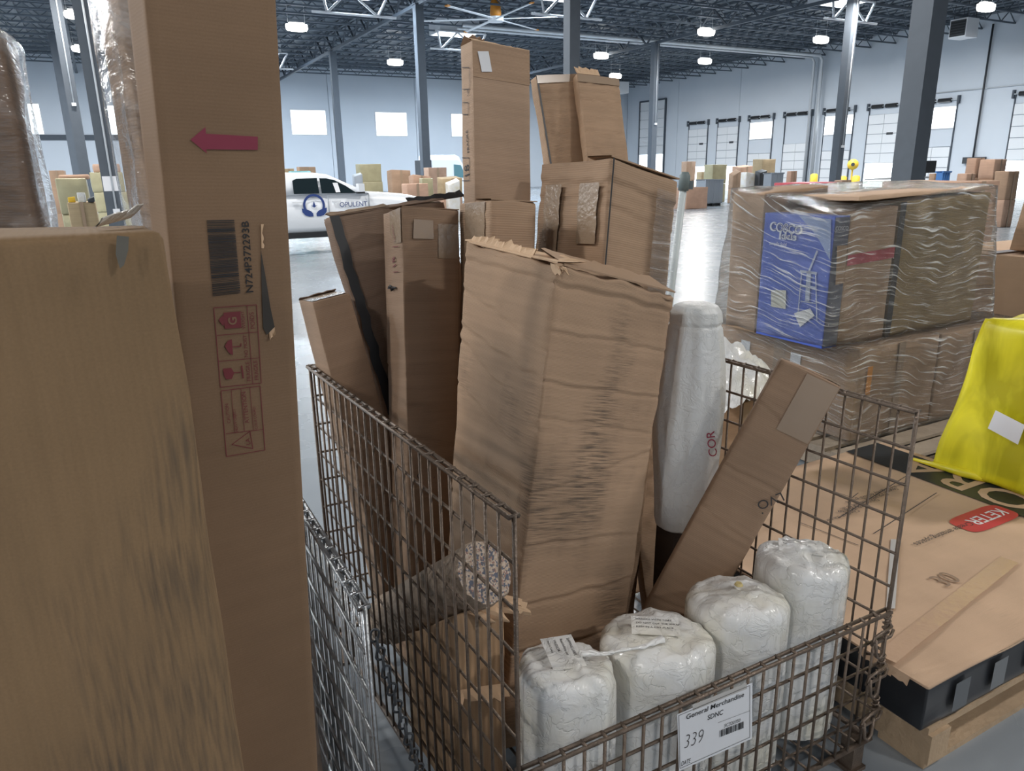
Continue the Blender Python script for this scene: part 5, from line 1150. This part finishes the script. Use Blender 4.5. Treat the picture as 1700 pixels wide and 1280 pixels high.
bg('yellow_wrapped_stack', ['lower yellowish bale behind the noticed column', 'middle yellowish bale behind the noticed column', 'upper yellowish bale behind the noticed column'], 'bale', 150, 205, 286, 24.5, M['olive'], 3, depth=1.4, group=GL, tape=False)
zq = at_y(120, 298, 12.5).z
bg('flat_carton_sheet', 'flattened carton lying on the yellowish bales left of the arrow carton', 'carton', 96, 146, 290, 12.6, BGK[2], 1, depth=.8, zb=zq, tape=False)
bg('carton', 'wide carton on top of the bales behind the noticed column', 'carton', 152, 200, 272, 24.6, BGK[0], 1, depth=1.2, zb=at_y(177, 286, 24.5).z, tape=False)
bg('carton', ['lower small carton in front of the yellowish bales', 'upper small carton in front of the yellowish bales'], 'carton', 112, 160, 336, 8.5, BGK[3], 2, depth=.4, group=GL)
zq = at_y(136, 336, 8.5).z
for lab, x0, x1, yt, mt in (('small bright yellow bundle on the small carton near the bales', 112, 124, 329, M['yellow']), ('crumpled white bundle on the small carton near the bales', 128, 142, 322, M['poly']), ('dark bundle on the small carton near the bales', 145, 157, 330, M['dark'])):
    bg('bundle', lab, 'bundle', x0, x1, yt, 8.55, mt, 1, depth=.12, zb=zq, tape=False, skew=.03)
# towards the dock doors
def crate(name, lab, cat, x0, x1, yt, Y, mat, legs=True, zb=.12):
    a, b = at_y(x0, yt, Y), at_y(x1, yt, Y); w = (b-a).length*.75; o = Vector((a.x, a.y, 0)); d = w*.6; v, u, _ = uvz(o); top = a.z
    t = Thing(name, lab, cat, W(v+w/2, u+d/2, 0))
    t.part('walls', join(hbox(v, v+w, u, u+.04, zb, top), hbox(v, v+w, u+d-.04, u+d, zb, top), hbox(v, v+.04, u+.04, u+d-.04, zb, top), hbox(v+w-.04, v+w, u+.04, u+d-.04, zb, top), hbox(v, v+w, u, u+d, zb, zb+.04)), mat)
    t.part('rim', join(hbox(v-.03, v+w+.03, u-.03, u+.02, top, top+.05), hbox(v-.03, v+w+.03, u+d-.02, u+d+.03, top, top+.05)), mat)
    for i in range(3): t.part('rib', hbox(v+w*(.2+.3*i)-.02, v+w*(.2+.3*i)+.02, u-.02, u, zb, top), mat)
    if legs:
        for p_ in (v+.06, v+w/2-.05, v+w-.16): t.part('foot', hbox(p_, p_+.1, u+.03, u+d-.03, 0, zb), M['black'])
    return t
crate('grey_bulk_bin', 'grey plastic bulk bin behind the orange-brown carton lid', 'bin', 1172, 1224, 300, 33.5, M['grey'])
bg('orange_carton', 'orange-brown carton with a lifted lid before the grey bulk bin', 'carton', 1139, 1192, 312, 31.5, BGK[5], 1, group=None, tape=False, skew=.05)
bg('yellow_wrapped_stack', 'olive wrapped cube above the grey bulk bin', 'carton', 1184, 1218, 273, 37, M['olive'], 2, group=G2, tape=False)
bg('carton', 'brown carton in the pile before the dock doors', 'carton', 1218, 1236, 288, 36, BGK[1], 2, group=G2, skew=.1)
bg('carton', 'brown carton in the pile before the dock doors', 'carton', 1230, 1262, 276, 40, BGK, 3, group=G2, skew=.1)
bg('carton', 'brown carton in the pile before the dock doors', 'carton', 1140, 1162, 268, 42, BGK[4], 2, group=G2)
bg('carton', 'brown carton in the pile before the dock doors', 'carton', 1165, 1186, 285, 40, BGK[2:], 2, group=G2)
bg('olive_cube', 'olive-brown cube carton above the pile before the dock doors', 'carton', 1266, 1302, 264, 38, BGK[3], 2, group=G2, tape=False)
bg('white_bundle', 'white sack on the pile before the dock doors', 'bundle', 1240, 1262, 286, 34, M['poly'], 1, tape=False, skew=.15)
bg('dark_sack', 'dark rubbish sack on the pile before the dock doors', 'bundle', 1262, 1281, 284, 34, M['dark'], 1, tape=False, skew=.1)
crate('grey_bulk_bin', 'smaller grey bulk bin with a dark rim before the dock doors', 'bin', 1281, 1318, 289, 31, M['grey'])
bg('carton', 'upright orange-brown carton beside the smaller grey bin', 'carton', 1314, 1330, 284, 32, BGK[5], 2, group=G2)
bg('carton', 'low carton by the yellow bollards', 'carton', 1398, 1424, 299, 33, BGK[0], 1, group=G2)
for i, (x, yt) in enumerate(((1352, 288), (1400, 292), (1422, 291))):
    p = at_y(x, yt, 46); t = Thing('bollard', 'yellow safety bollard before the dock doors', 'bollard', (p.x, p.y, 0), 'yellow bollards by the dock doors')
    t.part('post', tube([(p.x, p.y, 0), (p.x, p.y, p.z-.08), (p.x, p.y, p.z)], [.22, .22, .10], 14), M['yellow'], True)
    t.part('base', tube([(p.x, p.y, 0), (p.x, p.y, .03)], .32, 14), M['dark'])
for x, y_, lab in ((1416, 273, 'yellow dock fan on a stand before the dock doors'), (1525, 267, 'yellow dock fan with a dark centre by the thick column')):
    p = at_y(x, y_, 44); t = Thing('dock_fan', lab, 'fan', (p.x, p.y, 0))
    dd = (CAMP-p).normalized()
    t.part('housing', tube([p-dd*.1, p+dd*.15], .30, 18), M['yellow'], True); t.part('hub', tube([p+dd*.15, p+dd*.2], .1, 12), M['dark']); t.part('stand', tube([(p.x, p.y, 0), (p.x, p.y, p.z-.25)], .05, 8), M['yellow'])
p = at_y(1512, 283, 27); v, u, _ = uvz(p)
t = Thing('slanted_conveyor', 'black slanted conveyor with a blue tail by the thick column', 'conveyor', W(v+1, u, 0))
b_ = at_y(1590, 282, 27); L_ = (b_-p).length*.85
t.part('bed', frame_box(W(v+.55, u, p.z-.1), V*(L_-.55), U*.5, Z*.42), M['black']); t.part('tail', frame_box(W(v, u, p.z-.12), V*.62, U*.5, Z*.12), M['blue'])
for q in (.3, L_-.3): t.part('leg', frame_box(W(v+q, u+.2, 0), V*.08, U*.08, Z*(p.z-.1)), M['dark'])
t.part('rail', tube([W(v-2.5, u-.1, p.z-.25), W(v+L_, u-.1, p.z-.25)], .035, 8), M['conduit'], True)
crate('blue_bin', 'blue plastic bin under the slanted conveyor', 'bin', 1566, 1592, 287, 24, M['blue'], False, .0)
bg('carton', 'leaning brown carton beside the blue bin', 'carton', 1552, 1568, 288, 25, BGK[1], 1, group=G2)
G3 = 'brown cartons stacked near the standpipe'
for x0, x1, yt, Y, n in ((1606, 1634, 288, 22, 1), (1622, 1648, 262, 24, 3), (1653, 1692, 264, 23, 3), (1676, 1712, 284, 20, 2)):
    bg('carton', 'brown carton in the stacks below the standpipe', 'carton', x0, x1, yt, Y, BGK, n, group=G3)
bg('red_crate', 'long dark red crate standing behind the wrapped load', 'crate', 1330, 1430, 303, 20, M['redp'], 1, depth=1.0, tape=False)
bg('wide_carton', 'wide tan carton top stretching behind the tilted carton', 'carton', 1600, 1720, 301, 10, BGK[2], 1, depth=1.2)
